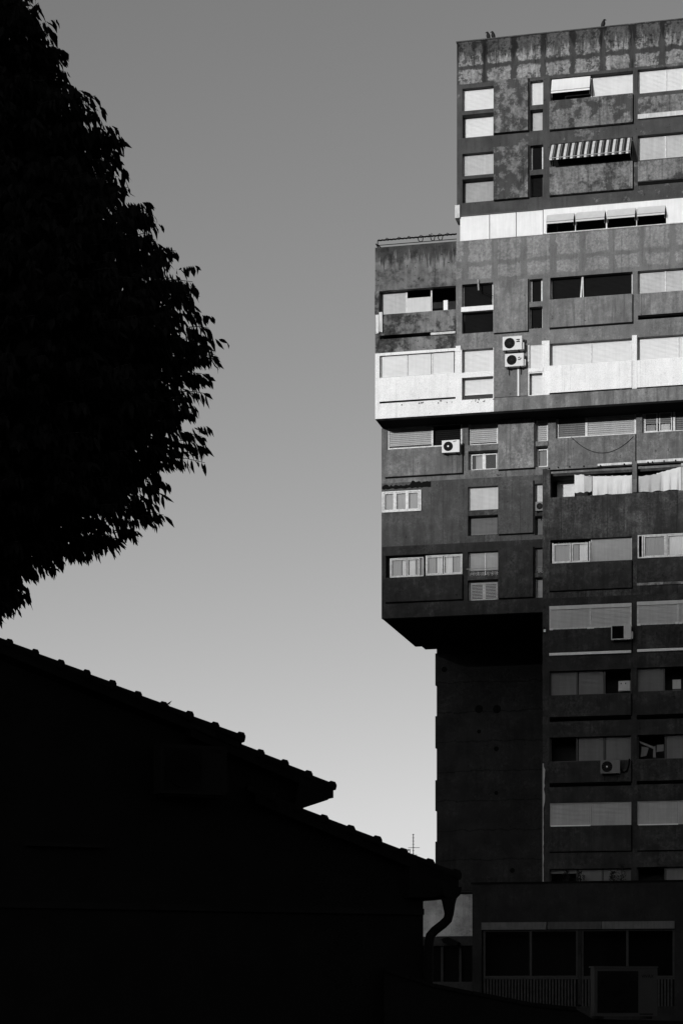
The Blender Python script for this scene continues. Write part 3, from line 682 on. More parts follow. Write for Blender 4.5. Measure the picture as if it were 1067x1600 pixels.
# roof birds
def bird(root, sc_=1.0, flip=1):
    m = MB()
    sp = [(-.075, 0, -.06), (-.06, 0, .0), (-.035, 0, .06), (-.01, 0, .12), (.005, 0, .18), (.012, 0, .225), (.02, 0, .255), (.035, 0, .285), (.06, 0, .29), (.085, 0, .282), (.125, 0, .27)]
    rd = [.022, .036, .064, .082, .078, .060, .046, .044, .036, .017, .004]
    m.tube([(x*sc_*flip, y*sc_, z*sc_) for x, y, z in sp], [r*sc_ for r in rd], 8)
    m.build('body', M['bird'], root, True)
    for s in (-1, 1): MB().tube([(0, s*.02*sc_, .12*sc_), (.005*flip, s*.02*sc_, 0)], .006*sc_, 5).build('leg', M['bird'], root)
for px, py, fl, s, lb in ((762.3, 62.3, -1, 1.1, 'left of the pair of black birds perched on the tower roof edge'), (770, 61.8, -1, 1.1, 'right of the pair of black birds perched on the tower roof edge'), (942, 43.5, 1, 1.15, 'lone black bird on the roof edge above the white blinds')):
    u, z = fac(px, py, -.1); zt = zRoof+.05
    bird(empty('bird', (X0+u*ex-.1*nx, Y0+u*ey-.1*ny, zt), -TH, label=lb, cat='bird', group='birds on the roof'), s, fl)
# flying bird
t = empty('flying_bird', ((262-CX)/F*60, 60, CAMZ+(YH-1100)/F*60), math.radians(25), label='small bird flying just above the tiled roof', cat='bird')
m = MB(); m.tube([(-.10, 0, -.02), (-.04, 0, 0), (.04, 0, .01), (.10, 0, .0)], [.004, .018, .02, .004], 6).build('body', M['bird'], t, True)
for s in (-1, 1):
    MB().prism([(0, 0), (.06*s+.02, .03), (.10+.04*s, .075*s+.03), (.02+.02*s, .05*s)], -.004, .004).build('wing', M['bird'], t)
# rail with barbed wire on the mid roof
t = T('roof_rail', 590, 390.5, -.1, label='thin metal rail wound with barbed wire on the middle roof', cat='railing')
Lr = fac(713, 380, -.1)[0]-fac(590, 390, -.1)[0]
zB = 0.0
for h in (.42, .20): MB().tube([(0, 0, h), (Lr, 0, h+.0)], .032 if h > .3 else .016, 6).build('rail', M['metal' if False else 'black'], t)
MB().tube([(0, 0, -.05), (0, 0, .42)], .02, 6).tube([(.08, 0, .0), (-.08, 0, .28)], .03, 6).tube([(.22, 0, .0), (-.02, 0, .25)], .03, 6).build('post', M['black'], t)
m = MB(); pts = []
for i in range(150):
    s = i/149*Lr; pts.append((s, .03*math.cos(i*.9), .42+.035*math.sin(i*.9)))
m.tube(pts, .016, 4)
for s in (.35, .9, 1.35, 1.9, 2.3, 2.75, 3.1): m.tube([(s, 0, .42), (s+.05, 0, .50), (s+.12, 0, .47), (s+.15, 0, .40)], .018, 4)
for s, r_ in ((1.95, .12), (2.5, .10), (2.85, .11)):
    m.tube([(s-r_, 0, .42), (s-r_*.7, 0, .27), (s, 0, .20), (s+r_*.8, 0, .25), (s+r_, 0, .42)], .02, 4)
m.tube([(2.4, 0, .42), (2.45, 0, .56), (2.52, 0, .46)], .012, 4)
m.build('barbed_wire', M['black'], t)
# cable swag
m = MB(); a = fac(892, 683, DC+.08); b = fac(989, 682, DC+.08); k = 16
m.tube([(a[0]+(b[0]-a[0])*i/k, -DC-.08, a[1]+(b[1]-a[1])*i/k-.72*(1-(2*i/k-1)**2)) for i in range(k+1)], .012, 4)
tag(m.build('slack_cable', M['black']), 'thin slack cable looping across the concrete panel', 'cable'); o = bpy.data.objects['slack_cable']; o.location = (X0, Y0, 0); o.rotation_euler = (0, 0, -TH)
# junk on lower balconies
t = T('white_box', 965.5, 1080, -.6, label='small white cabinet standing in a dark balcony opening', cat='cabinet')
MB().box(0, .52, 0, .3, 0, .45).build('body', M['sh_mid'], t); MB().box(.02, .50, -.02, -.002, .04, .42).build('door', M['ac_mid'], t); MB().box(.1, .14, -.04, -.021, .30, .36).box(.3, .34, -.04, -.021, .30, .36).build('handle', M['black'], t)
t = T('balcony_chair', 1050, 1080, -.5, label='pale chair back inside the dark balcony at the right edge', cat='chair')
MB().box(0, .36, 0, .03, .1, .50).build('backrest', M['sh_mid'], t); MB().box(0, .36, .0, .4, .02, .06).build('seat', M['sh_dim'], t)
t = T('leaning_boards', 998, 1186, -.35, label='grey boards leaning inside a dark balcony opening', cat='boards')
m = MB(); m.prism([(.0, .80), (.65, .52), (.62, .42), (.03, .70)], 0, .04).build('board', M['sh_dim'], t)
MB().prism([(.60, .05), (.72, .05), (.70, .55), (.62, .52)], -.05, 0).build('board', M['sh_dim'], t)
MB().prism([(.74, .30), (1.05, .33), (1.05, .62), (.76, .60)], .05, .1).build('board', M['ac_dk'], t)
MB().prism([(.05, .1), (.3, .15), (.4, .5), (.1, .55)], .1, .14).build('board', M['ac_dk'], t)

M['leaf_dk'] = plain('dark leaves', .035, .7, .3, 8, spec=.1)
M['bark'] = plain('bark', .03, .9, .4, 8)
def leafy(name, root, n_, h_, w_, mat, ls=.10):
    V = []; Fc = []
    for _ in range(n_):
        a = random.uniform(0, 6.28); t_ = random.random(); r_ = w_*math.sqrt(random.random())*(.35+.65*math.sin(math.pi*min(t_+.15, 1)))
        p = Vector((r_*math.cos(a), r_*math.sin(a)*.6, h_*t_)); d = Vector((math.cos(a)*.7, math.sin(a)*.7, random.uniform(.0, 1))).normalized()
        s = d.cross(Vector((0, 0, 1))).normalized()*ls*.2; k = len(V)
        V += [tuple(p), tuple(p+d*ls*.5+s), tuple(p+d*ls), tuple(p+d*ls*.5-s)]; Fc.append((k, k+1, k+2, k+3))
    me = bpy.data.meshes.new(name); me.from_pydata(V, [], Fc); me.materials.append(mat); o = bpy.data.objects.new(name, me); COL.objects.link(o); o.parent = root; return o
for px, py, h_, w_, lb in ((884, 1381, .55, .22, 'bare twiggy plant on the lowest balcony left of centre'), (905, 1381, .5, .26, 'low leafy plant on lowest balcony beside the shutter'), (970, 1381, .85, .25, 'taller bushy plant on the lowest balcony by the pier'), (957, 1381, .5, .2, 'small plant left of the taller balcony bush')):
    t = T('balcony_plant', px, py, .35, label=lb, cat='plant', group='plants on the lowest balcony'); leafy('foliage', t, 130, h_, w_, M['leaf_dk'], .14)
    MB().tube([(0, 0, -.05), (.02, 0, h_*.5), (0, 0, h_*.9)], [.02, .015, .006], 5).build('stem', M['bark'], t)

# ------------------------------------------------------------------ podium
DP = 3.0
pod = T('podium_building', 737.5, 1558, DP, label='low dark flat roofed building with wide windows below the tower', cat='building')
pod.location.z = 0; uP = fac(737.5, 1500, DP)[0]
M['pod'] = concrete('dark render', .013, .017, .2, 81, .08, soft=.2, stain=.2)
M['pod_l'] = concrete('pale rendered wall', .42, .36, .3, 85, .1, soft=.2, stain=.3)
M['rib'] = plain('ribbed metal', .035, .7, .3, 6, spec=.05)
M['frame_pod'] = plain('grey aluminium', .035, .7, .15, 5, spec=.05)
def RP(*a, d=DP):
    r = R(*a, d); return (r[0]-uP, r[1]-uP, r[2], r[3])
zPt = fac(737.5, 1381.5, DP)[1]; uPR = uR+3-uP
w1 = RP(752, 902, 1443, 1572); w2 = RP(907, 1053, 1441, 1572)
def pwall(u0, u1, z0, z1, ops, dl, mat, name='wall', thick=.3):
    o = wall(u0, u1, z0, z1, ops, dl, mat, thick, name, pod); return o
wq = (w1[0], w2[1], w1[2], w1[3])
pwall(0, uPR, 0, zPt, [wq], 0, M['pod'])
MB().box(-.06, uPR, -.06, .4, zPt+.002, zPt+.07).build('coping', M['black'], pod)
MB().box(0, uPR, .302, .5, 0, zPt).build('backing', M['dark'], pod) if False else None
MB().box(.0, uPR, 1.4, DP-.2, 0, zPt-.1).build('core', M['dark'], pod)
MB().box(0, .28, .302, 1.39, 0, zPt-.01).build('side_wall', M['pod'], pod)
zh1, zh0 = RP(752, 900, 1441.5, 1453)[3], RP(752, 900, 1441.5, 1453)[2]
for a, b, mt in ((752, 853, 'pod_b'), (855, 939, 'pod_b2'), (940, 1053, 'pod_b')):
    if mt not in M: M[mt] = plain('shutter box metal '+mt[-1], .09 if mt == 'pod_b' else .045, .7, .2, 3, streak=.25)
    r = RP(a, b, 1442, 1452); MB().box(r[0], r[1], -.05, .2, zh0, zh1).build('shutter_box', M[mt], pod)
zs0 = RP(752, 900, 1453, 1530)[2]
for a, b, mu in ((754, 902, 828), (907, 1053, 979)):
    r = RP(a, b, 1453.5, 1528); fw = .09; m = MB(); y = .12
    m.box(r[0], r[0]+fw, y, y+.08, r[2], zh0-.02).box(r[1]-fw, r[1], y, y+.08, r[2], zh0-.02).box(r[0]+fw, r[1]-fw, y, y+.08, r[2], r[2]+fw).box(r[0]+fw, r[1]-fw, y, y+.08, zh0-.08, zh0-.02)
    c = RP(mu, b, 1453, 1528)[0]; m.box(c-.05, c+.05, y-.002, y+.08, r[2]+fw, zh0-.08)
    o = m.build('window', M['frame_pod'], pod)
    for p0, p1 in ((r[0]+fw, c-.05), (c+.05, r[1]-fw)): MB().quad((p0, y+.04, r[2]), (p1, y+.04, r[2]), (p1, y+.04, zh0), (p0, y+.04, zh0)).build('pane', M['glass'], o)
    m = MB(); z1 = r[2]-.06; z0 = w1[2]-.3; k = int((r[1]-r[0])/.135)
    for i in range(k):
        x = r[0]+.03+i*(r[1]-r[0]-.06)/k; m.box(x, x+.07, .02, .06, z0, z1)
    m.box(r[0], r[1], -.0, .12, z1+.001, z1+.05); MB().box(r[0], r[1], .10, .12, z0, z1).build('apron_backing', M['black'], pod)
    o = m.build('ribbed_apron', M['rib'], pod)
MB().box(w1[0]+.01, w2[1]-.01, .3, .31, 0.0, w1[2]-.3).build('backing', M['dark'], pod)
r = RP(902, 907, 1453, 1570); MB().box(r[0], r[1], .02, .25, r[2], zh0).build('post', M['pod'], pod)
# pale annex wall left of it
ann = T('annex_wall', 655, 1558, 1.2, label='pale rendered annex behind the drainpipe, left of the dark podium', cat='building'); ann.location.z = 0; uN = fac(655, 1500, 1.2)[0]
def RA(*a): r = R(*a, 1.2); return (r[0]-uN, r[1]-uN, r[2], r[3])
r = RA(655, 745, 1398, 1463); MB().box(0, r[1], 0, .4, r[2], r[3]).build('wall', M['pod_l'], ann); MB().box(-.05, r[1], -.05, .4, r[3]+.002, r[3]+.08).build('coping', M['black'], ann)
r2 = RA(655, 745, 1463.5, 1478); MB().box(0, r2[1], -.1, .4, r2[2], r2[3]-.004).build('fascia', M['rib'], ann)
r3 = RA(690, 745, 1479, 1534); MB().box(0, r3[1], .38, .45, 0, r2[2]).build('backing', M['dark'], ann)
m = MB(); m.box(r3[0]-.06, r3[0]+.04, .1, .18, r3[2], r2[2]).box(0, r3[1], .1, .18, r3[2]-.1, r3[2]).box(r3[0]+.75, r3[0]+.85, .12, .2, r3[2], r2[2]); m.build('window', M['frame_pod'], ann)
MB().quad((0, .2, r3[2]), (r3[1], .2, r3[2]), (r3[1], .2, r2[2]), (0, .2, r2[2])).build('pane', M['glass'], ann)
MB().box(0, r3[1], .0, .3, 0, r3[2]-.101).build('apron', M['rib'], ann)
m = MB(); rr_ = RA(692, 720, 1468, 1474); m.prism([(rr_[0], rr_[3]), (rr_[0]+.3, rr_[3]+.1), (rr_[1], rr_[2]), (rr_[1]-.1, rr_[2]-.12), (rr_[0]+.1, rr_[2])], -.5, -.105); m.build('canopy', M['black'], ann)
for px, py, lb in ((763, 1381, 'left small weed growing on the podium roof edge'), (775, 1381, 'right small weed growing on the podium roof edge')):
    t = T('roof_weed', px, py, DP-.2, label=lb, cat='plant', group='weeds on the podium roof'); leafy('foliage', t, 40, .28, .10, M['leaf_dk'], .09); MB().tube([(0, 0, -.04), (0, 0, .26)], .01, 5).build('stem', M['bark'], t)

# ------------------------------------------------------------------ tiled house
PH = math.radians(24.3); HX0, HY0 = (661-CX)/F*28.0, 28.0
hx, hy = math.cos(PH), math.sin(PH); hnx, hny = math.sin(PH), -math.cos(PH)
def hf(px, py, d=0.0):
    a = (px-CX)/F
    # X = HX0+u*hx+d*hnx ; Y = HY0+u*hy+d*hny
    u = (a*(HY0+d*hny)-HX0-d*hnx)/(hx-a*hy); Y = HY0+u*hy+d*hny
    return u, CAMZ+(YH-py)/F*Y
house = empty('tiled_house', (HX0, HY0, 0), PH, label='black silhouetted house with three stepped tiled roofs and drainpipe', cat='house')
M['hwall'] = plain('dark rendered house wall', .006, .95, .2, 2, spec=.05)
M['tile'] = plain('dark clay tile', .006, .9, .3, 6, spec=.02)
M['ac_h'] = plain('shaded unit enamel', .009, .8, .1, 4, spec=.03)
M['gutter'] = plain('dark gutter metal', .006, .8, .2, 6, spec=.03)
DV = .18        # verge overhang in front of the gable wall
def roofline(p0, p1): return hf(*p0, DV), hf(*p1, DV)
lines = [((-420, 832), (378, 1156)), ((300, 1135), (521, 1231)), ((400, 1238), (716, 1371))]
wallpoly = []
g1 = [hf(-420, 860), hf(372, 1172), hf(474, 1206), hf(474, 1264), hf(661, 1345), hf(661, 1405)]
uL = hf(-420, 860)[0]
poly = [(uL, 0), (0, 0), (0, hf(661, 1404)[1]), (0, hf(661, 1352)[1]), (hf(480, 1285)[0], hf(480, 1285)[1]), (hf(474, 1262)[0], hf(474, 1275)[1]), (hf(474, 1262)[0], hf(474, 1218)[1]), (hf(366, 1178)[0], hf(366, 1178)[1]), hf(-420, 862)]
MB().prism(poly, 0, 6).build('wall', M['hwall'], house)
def tile_cap(p, q, rad, parent, endcap=False):
    """barrel cap tile along the verge from p to q (u, z)"""
    m = MB(); P = Vector((p[0], 0, p[1])); Q = Vector((q[0], 0, q[1])); t_ = (Q-P).normalized(); nrm = Vector((-t_.z, 0, t_.x))
    if nrm.z < 0: nrm = -nrm
    L_ = (Q-P).length; seg = 10; rad *= random.uniform(.92, 1.12); prof = [(0, rad*.80), (L_*.80, rad*.95), (L_*.82, rad*1.28), (L_*.97, rad*1.38), (L_*1.04, rad*1.10)]
    n0 = len(m.v)
    for s, r_ in prof:
        for k in range(seg+1):
            a = math.pi*1.15*k/seg-.235; c = P+t_*s+nrm*(r_*math.sin(a)*1.0); m.v.append((c.x, -DV-.0+.06-r_*math.cos(a)*1.0, c.z))
    for i in range(len(prof)-1):
        for k in range(seg): m.f.append((n0+i*(seg+1)+k, n0+(i+1)*(seg+1)+k, n0+(i+1)*(seg+1)+k+1, n0+i*(seg+1)+k+1))
    if True: m.f.append(tuple(n0+(len(prof)-1)*(seg+1)+k for k in range(seg+1)))
    return m.build('verge_tile', M['tile'], parent, True)
caps = []
def add_roof(p0, p1, pitch_px, start_px, eave_drop):
    a, b = hf(*p0, DV), hf(*p1, DV); dirn = ((b[0]-a[0]), (b[1]-a[1])); L_ = math.hypot(*dirn); dx, dz = dirn[0]/L_, dirn[1]/L_
    th = .13
    m = MB(); pts = [(a[0], a[1]), (b[0], b[1]), (b[0]+dz*th*.0, b[1]-th), (a[0], a[1]-th)]
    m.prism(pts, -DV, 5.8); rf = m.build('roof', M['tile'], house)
    # rows of barrel tiles on the slope (joined)
    s = MB(); nn = 26
    for i in range(nn):
        yy = .15+i*.215
        s.tube([(a[0], yy, a[1]+.0), (b[0], yy, b[1]+.0)], .07, 6)
    o = s.build('tile_field', M['tile'], rf); o['kind'] = 'stuff'
    x = start_px
    x0 = x
    while x > -430 and x > p0[0]: 
        x2 = x-pitch_px
        f = lambda xx: hf(xx, p0[1]+(p1[1]-p0[1])*(xx-p0[0])/(p1[0]-p0[0]), DV)
        tile_cap(f(x2), f(x), .075, rf)
        x = x2
    return rf
add_roof(*lines[0], 40.2, 380, 0); add_roof(*lines[1], 37.5, 523, 0); add_roof(*lines[2], 41.3, 717, 0)
# closed eaves of the two lower roofs
def eave(pts, y1=5.8, name='eave'): MB().prism([hf(*p, DV) for p in pts], -DV+.004, y1).build(name, M['hwall'], house)
eave([(470, 1206), (519, 1230), (520, 1243), (512, 1250), (474, 1262.5), (462, 1262)])
eave([(640, 1340), (712, 1369), (712, 1388), (690, 1398), (676, 1402), (640, 1402)])
eave([(345, 1140), (376, 1156), (376, 1168), (345, 1180)])
# gutter, outlet and drainpipe
gp = lambda px, py, d: (lambda r: (r[0], -d, r[1]))(hf(px, py, d))
m = MB()
g0 = hf(692, 1386, .25); g1_ = hf(721, 1386, .25); gw = g1_[0]-g0[0]
prof = [(g0[0], g0[1]), (g1_[0], g1_[1]), (g1_[0]-.02, g1_[1]-.10), (g1_[0]-.07, g1_[1]-.15), (g0[0]+.06, g1_[1]-.15), (g0[0], g1_[1]-.10)]
m.prism(prof, -.25, 5.8); m.build('gutter', M['gutter'], house)
dp = [(701, 1398, .14), (701, 1413, .14), (701.5, 1428, .14), (699, 1437, .14), (692, 1444, .12), (679, 1454, .08), (672, 1462, .08), (670, 1472, .08), (669, 1500, .08), (669, 1640, .08)]
m = MB(); m.tube([gp(*p) for p in dp], [.115, .085, .062, .062, .062, .062, .062, .062, .062, .062], 12); m.build('drainpipe', M['gutter'], house, True)
m = MB(); m.box(hf(640, 1402, DV)[0], g1_[0]-.25, -.1, 5, hf(661, 1405, 0)[1], hf(661, 1398, 0)[1])
m = MB(); a, b = hf(-300, 1410), hf(660, 1425); m.box(a[0], 0-.01, -.05, -.002, b[1]-.04, b[1]+.04); m.build('string_course', plain('pale trim', .008, .95, .2, 3, spec=.03), house)
bpy.data.objects['string_course'].location.z = 0
m = MB(); a, b = hf(38, 1317), hf(160, 1323); m.box(a[0], b[0], -.10, -.002, b[1]-.02, b[1]+.02).build('ledge', M['ac_h'], house)
u, z = hf(236, 1243, 0); t = empty('air_conditioner', (HX0+u*hx+.01*hnx, HY0+u*hy+.01*hny, z), PH, label='dim air conditioner high on the black house gable', cat='air conditioner')
ac_unit(t, .87, .61, .38, M['ac_h'], fan=.44, cxf=.33, square=True, bracket=False)
MB().box(.05, .80, -.34, 0, -.03, -.001).build('shelf', M['tile'], t)
MB().box(.64, .80, -.381, -.3755, .52, .57).build('logo', M['black'], t)

# boundary wall with an air conditioner in front of the podium
BW = empty('boundary_wall', (hf(640, 1600)[0]*hx+HX0, hf(640, 1600)[0]*hy+HY0, 0), 0, label='low black garden wall with sloping top before the podium', cat='wall')
bxo, byo = BW.location.x, BW.location.y
def wb(px, py, Y=27.5): return ((px-CX)/F*Y-bxo, CAMZ+(YH-py)/F*Y)
pts = [(wb(600, 1600)[0], 0), (wb(1250, 1600)[0], 0), wb(1250, 1600), wb(1015, 1594), wb(925, 1592), wb(900, 1577), wb(830, 1570), wb(790, 1562), wb(737, 1552), wb(680, 1541), wb(640, 1528), wb(600, 1515)]
BW.location.y = 27.5; MB().prism([pts[0], pts[1]]+[p for p in pts[2:]], 0, .3).build('wall', M['hwall'], BW)
m = MB(); pp = [wb(600, 1515), wb(640, 1528), wb(680, 1541), wb(737, 1552), wb(790, 1562), wb(830, 1570), wb(900, 1577)]
for i in range(len(pp)-1):
    (a0, b0), (a1, b1) = pp[i], pp[i+1]; MB().prism([(a0+.01, b0-.02), (a1-.01, b1-.02), (a1-.01, b1+.03), (a0+.01, b0+.03)], -.05, .35).build('coping_stone', M['tile'], BW)
t = empty('air_conditioner', ((921-CX)/F*27.5, 27.55+.1, CAMZ+(YH-1592)/F*27.5+.035), math.radians(8), label='large grey air conditioner standing on the low garden wall', cat='air conditioner')
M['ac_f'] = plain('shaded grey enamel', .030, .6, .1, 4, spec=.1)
ac_unit(t, .84, .63, .30, M['ac_f'], fan=.46, cxf=.37, square=True, valve=False, bracket=False)
MB().box(.05, .12, -.3, -.0, -.035, -.001).box(.7, .77, -.3, 0, -.035, -.001).build('foot', M['black'], t)
MB().box(-.01, .85, -.31, -.05, .632, .65).build('lid', M['ac_f'], t)
MB().box(.60, .78, -.304, -.301, .02, .035).build('louver', M['black'], t)
fc = bpy.data.curves.new('lettering', 'FONT'); fc.body = 'VIVAX'; fc.size = .058; fc.extrude = .001
fo = bpy.data.objects.new('lettering', fc); COL.objects.link(fo)
dg = bpy.context.evaluated_depsgraph_get(); me = bpy.data.meshes.new_from_object(fo.evaluated_get(dg)); bpy.data.objects.remove(fo)
me.materials.append(M['black']); lo = bpy.data.objects.new('lettering', me); COL.objects.link(lo); lo.parent = t; lo.location = (.625, -.304, .50); lo.rotation_euler = (math.pi/2, 0, 0)

# television antennas behind the roof
def ant(px, pyt, Y, label, arms):
    h_ = CAMZ+(YH-pyt)/F*Y; t = empty('tv_antenna', ((px-CX)/F*Y, Y, 0), 0, label=label, cat='antenna')
    MB().tube([(0, 0, 0), (0, 0, h_)], .014, 6).build('mast', M['metal'], t)
    for z, w0, w1, r_ in arms:
        zz = CAMZ+(YH-z)/F*Y; MB().tube([(w0/F*Y, 0, zz), (w1/F*Y, 0, zz)], r_, 5).build('boom', M['metal'], t)
    return t, h_
t, h = ant(645.5, 1303, 60, 'tall thin television antenna mast behind the lowest tiled roof', [(1324.5, -8, 10, .008), (1336, -6, 6, .01)])
m = MB()
for z in np.linspace(h-.02, h-.75, 9): m.box(-.03, .03, -.02, .02, float(z)-.006, float(z)+.006)
m.build('dipole', M['metal'], t)
t, h = ant(640, 1328, 60, 'short television antenna with long horizontal boom beside the mast', [(1328, -19, 1, .014)])
m = MB()
for x in np.linspace(-.33, 0, 8): m.box(float(x)-.005, float(x)+.005, -.15, .15, h-.03, h+.02)
m.build('dipole', M['metal'], t)

# ------------------------------------------------------------------ tree
TY = 20.0; TXp = -70.0
tree = empty('broadleaf_tree', ((TXp-CX)/F*TY, TY, 0), 0, label='dark leafy tree filling the upper left against the sky', cat='tree')
S2 = TY/F
out = [(-330, 20), (-250, 60), (-150, 90), (-60, 118), (0, 118), (25, 118), (45, 130), (60, 160), (85, 183), (105, 190), (128, 178), (143, 128), (158, 185), (190, 212), (215, 248), (240, 262), (270, 270), (290, 262), (312, 225), (325, 250), (345, 312), (380, 318), (410, 332), (440, 370), (460, 388), (482, 360), (500, 390), (525, 402), (540, 412), (570, 408), (600, 408), (622, 392), (642, 350), (656, 372), (685, 412), (700, 400), (722, 368), (734, 318), (748, 290), (762, 352), (782, 335), (797, 300), (825, 318), (845, 278), (862, 205), (885, 172), (905, 142), (930, 124), (955, 100), (976, 62), (992, 10)]
oy = np.array([p[0] for p in out], float); orr = np.array([p[1] for p in out], float)
zs_ = CAMZ+(YH-oy)*S2; Rs = orr*S2*1.03
def Rz(z): return np.interp(-z, -zs_, Rs)
ztop, zbot = zs_[0], zs_[-1]
def lobes(z, a):        # lobed crown: full radius toward the sides seen in profile, varied elsewhere
    k = np.abs(np.cos(a)); v = .90+.10*np.sin(3.1*a+z*1.7)*np.sin(2.3*z+1.3*a)
    return v*(1-k**3)+k**3
# shoots
def unit(v): return v/np.maximum(np.linalg.norm(v, axis=-1, keepdims=True), 1e-9)
NS = 8800
zz = rng.uniform(zbot-.05, ztop, NS*3); keep = rng.random(NS*3) < (Rz(zz)+.25)/(Rs.max()+.25); zz = zz[keep][:NS]; NS = len(zz)
aa = rng.uniform(0, 2*np.pi, NS)
rad = Rz(zz)*lobes(zz, aa)*(1-.42*rng.random(NS)**1.3)
clump = np.sin(7.3*rad*np.cos(aa)+2.1*zz+.4)*np.sin(6.1*rad*np.sin(aa)+1.7+zz*3.3)+.6*np.sin(11*zz+3*aa)
rad = rad*(1-.07*np.clip(clump+.15, 0, 1.6))
dirh = np.stack([np.cos(aa), np.sin(aa), np.zeros(NS)], 1)
slen = rng.uniform(.16, .32, NS)*np.where(rng.random(NS) < .18, 1.35, 1.0)
tipz = zz+.09
# each shoot: starts inside, arches out, tip sags
start = dirh*(np.maximum(rad-slen*.95, .02))[:, None]; start[:, 2] = tipz+rng.uniform(-.05, .12, NS)
jit = rng.normal(0, .22, (NS, 3)); sdir = unit(dirh+jit*np.array([1, 1, .35])+np.array([0, 0, .18]))
LP = 11
T_ = np.linspace(.10, 1, LP)
P0 = start[:, None, :]+sdir[:, None, :]*(T_[None, :, None]*slen[:, None, None]); P0[:, :, 2] -= .22*slen[:, None]*T_[None, :]**2
side = unit(np.cross(sdir, np.array([0, 0, 1.0])))
sg = np.where(np.arange(LP) % 2 == 0, 1.0, -1.0)
ld = unit(sdir[:, None, :]*rng.uniform(.15, .8, (NS, LP, 1))+side[:, None, :]*sg[None, :, None]*rng.uniform(.1, .7, (NS, LP, 1))+np.array([0, 0, -1.0])*rng.uniform(.45, 2.0, (NS, LP, 1)))
ll = rng.uniform(.07, .155, (NS, LP, 1))
P0 = P0.reshape(-1, 3); ld = ld.reshape(-1, 3); ll = ll.reshape(-1, 1)
wn = unit(rng.normal(0, 1, (len(P0), 3))); wv = unit(np.cross(ld, wn)); nv = unit(np.cross(ld, wv))
wd = ll*.15
def leafmesh(P, D, Wv, Nv, L_, Wd):
    c = -Nv*L_*.10
    v0 = P; a1 = P+D*L_*.28+Wv*Wd*.85+c*.6; a2 = P+D*L_*.28-Wv*Wd*.85+c*.6; b1 = P+D*L_*.58+Wv*Wd+c; b2 = P+D*L_*.58-Wv*Wd+c; tp = P+D*L_+np.array([0, 0, -1])*L_*.08
    V = np.stack([v0, a1, a2, b1, b2, tp], 1)
    return V
V = leafmesh(P0, ld, wv, nv, ll, wd)
# leaves seen largest against the sky: the outermost ones towards the photograph's side become parts
prof = P0[:, 0]-Rz(P0[:, 2])
score = prof+rng.normal(0, .03, len(prof)); score[(P0[:, 2] > CAMZ+YH*S2+.1)] = -9; score[P0[:, 0] < .55] = -9
idx = np.argsort(-score)[:300]
mask = np.ones(len(P0), bool); mask[idx] = False
def mesh_np(name, V, faces, mat):
    me = bpy.data.meshes.new(name); n_ = V.shape[0]; k = V.shape[1]
    me.vertices.add(n_*k); me.vertices.foreach_set('co', V.reshape(-1).astype(np.float32))
    tot = n_*len(faces); li = (np.arange(n_)[:, None, None]*k+np.array(faces)[None]).reshape(-1); fl = len(faces[0])
    me.loops.add(len(li)); me.loops.foreach_set('vertex_index', li.astype(np.int32))
    me.polygons.add(tot); me.polygons.foreach_set('loop_start', (np.arange(tot)*fl).astype(np.int32))
    me.update(calc_edges=True); me.validate(); me.materials.append(mat); return me
LF = [(0, 1, 2), (1, 3, 4), (1, 4, 2), (3, 5, 4)]
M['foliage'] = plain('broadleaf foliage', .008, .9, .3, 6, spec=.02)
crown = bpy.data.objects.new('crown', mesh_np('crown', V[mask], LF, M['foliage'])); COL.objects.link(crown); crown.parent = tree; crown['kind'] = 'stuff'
# the deep inside of the crown: larger leaf sprays
NI = 15000
zi = rng.uniform(zbot+.05, ztop, NI); ai = rng.uniform(0, 2*np.pi, NI); ri = np.maximum(np.minimum(Rz(zi+.15), Rz(zi-.25))*lobes(zi, ai)-.34, .0)*np.sqrt(rng.random(NI))
Pi = np.stack([ri*np.cos(ai), ri*np.sin(ai), zi+.06], 1); di = unit(rng.normal(0, 1, (NI, 3))+np.array([0, 0, -.9])); ww = unit(np.cross(di, rng.normal(0, 1, (NI, 3)))); nn_ = unit(np.cross(di, ww)); li_ = rng.uniform(.14, .24, (NI, 1))
Vi = leafmesh(Pi, di, ww, nn_, li_, li_*.28)
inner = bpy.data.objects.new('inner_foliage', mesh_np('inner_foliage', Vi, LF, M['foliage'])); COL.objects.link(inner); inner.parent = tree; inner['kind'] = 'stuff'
lm = bpy.data.meshes.new('leaf'); Lf = leafmesh(np.zeros((1, 3)), np.array([[0, 0, -1.0]]), np.array([[1.0, 0, 0]]), np.array([[0, 1.0, 0]]), np.array([[1.0]]), np.array([[.15]]))[0]
lm.from_pydata([tuple(map(float, p)) for p in Lf], [], LF); lm.materials.append(M['foliage'])
for i in idx:
    Xv, Nv_, Dv = wv[i], nv[i], ld[i]; L_ = float(ll[i, 0])
    mt = Matrix(((Xv[0], Nv_[0], -Dv[0], P0[i, 0]), (Xv[1], Nv_[1], -Dv[1], P0[i, 1]), (Xv[2], Nv_[2], -Dv[2], P0[i, 2]), (0, 0, 0, 1))) @ Matrix.Scale(L_, 4)
    o = bpy.data.objects.new('leaf', lm); COL.objects.link(o); o.parent = tree; o.matrix_local = mt
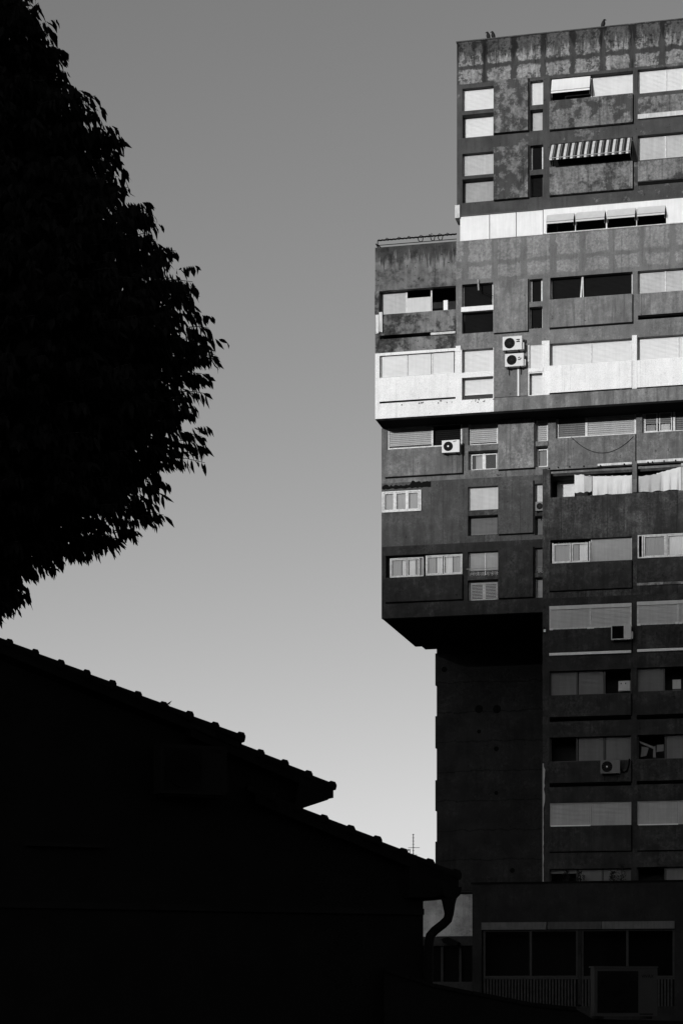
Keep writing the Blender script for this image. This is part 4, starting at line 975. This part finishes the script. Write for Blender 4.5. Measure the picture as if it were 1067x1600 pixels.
# twigs
tw = MB()
for i in range(0, NS, 3):
    s0 = start[i]; s1 = start[i]+sdir[i]*slen[i]*.5; s2 = start[i]+sdir[i]*slen[i]; s2 = s2-np.array([0, 0, .2*slen[i]])
    tw.tube([tuple(map(float, s0)), tuple(map(float, s1-np.array([0, 0, .05*slen[i]]))), tuple(map(float, s2))], [.006, .004, .003], 3, False)
o = tw.build('twigs', M['bark'], tree); o['kind'] = 'stuff'
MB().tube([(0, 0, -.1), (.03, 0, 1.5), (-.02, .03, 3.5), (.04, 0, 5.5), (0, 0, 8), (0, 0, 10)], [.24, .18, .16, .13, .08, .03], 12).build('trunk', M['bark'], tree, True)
for i in range(22):
    z = 4.6+i*.26; a = i*2.4; r_ = float(min(Rz(z+.3), Rz(z-.1), Rz(z+.6)))*.72
    MB().tube([(0, 0, z-.6), (r_*.5*math.cos(a), r_*.5*math.sin(a), z), (r_*math.cos(a), r_*math.sin(a), z+.3)], [.06, .035, .012], 6).build('branch', M['bark'], tree, True)

# ------------------------------------------------------------------ ground and an unseen ridge added to shade the lower floors
gm = plain('asphalt', .04, .95, .3, .5)
nG = 40; V = []; Fc = []
xs = np.linspace(-900, 900, nG+1)
rd_dir = np.array([sx, sy]); pr_dir = np.array([-sy, sx]); tw_c = np.array([X0, Y0])
MB().quad((-1500, -1500, 0), (1500, -1500, 0), (1500, 1500, 0), (-1500, 1500, 0)).build('ground', gm)['kind'] = 'structure'
LR = 470.0; HR = 18.9+LR*math.tan(SUN_EL)  # ridge height sets where its shadow edge crosses the facade
na, nb = 70, 16; V = []; Fc = []
for j in range(nb+1):
    b = j/nb                   # 0 near foot .. 1 far foot
    for i in range(na+1):
        a = (i/na-.5)*1500
        prof = math.sin(math.pi*min(1, b*1.0))**1.2
        hgt = HR*prof*(1+.02*math.sin(a*.013+1)+.008*math.sin(a*.05)) if j else -1
        if j == nb: hgt = -1
        dd = LR+(b-.5)*420
        p = tw_c+rd_dir*dd+pr_dir*a
        V.append((float(p[0]), float(p[1]), float(hgt)))
for j in range(nb):
    for i in range(na): k = j*(na+1)+i; Fc.append((k, k+1, k+na+2, k+na+1))
me = bpy.data.meshes.new('shadow_ridge'); me.from_pydata(V, [], Fc); me.materials.append(plain('shadow ridge surface', .06, .95, .4, .05)); o = bpy.data.objects.new('shadow_ridge', me); COL.objects.link(o); o['kind'] = 'structure'
print('objects', len(bpy.data.objects))
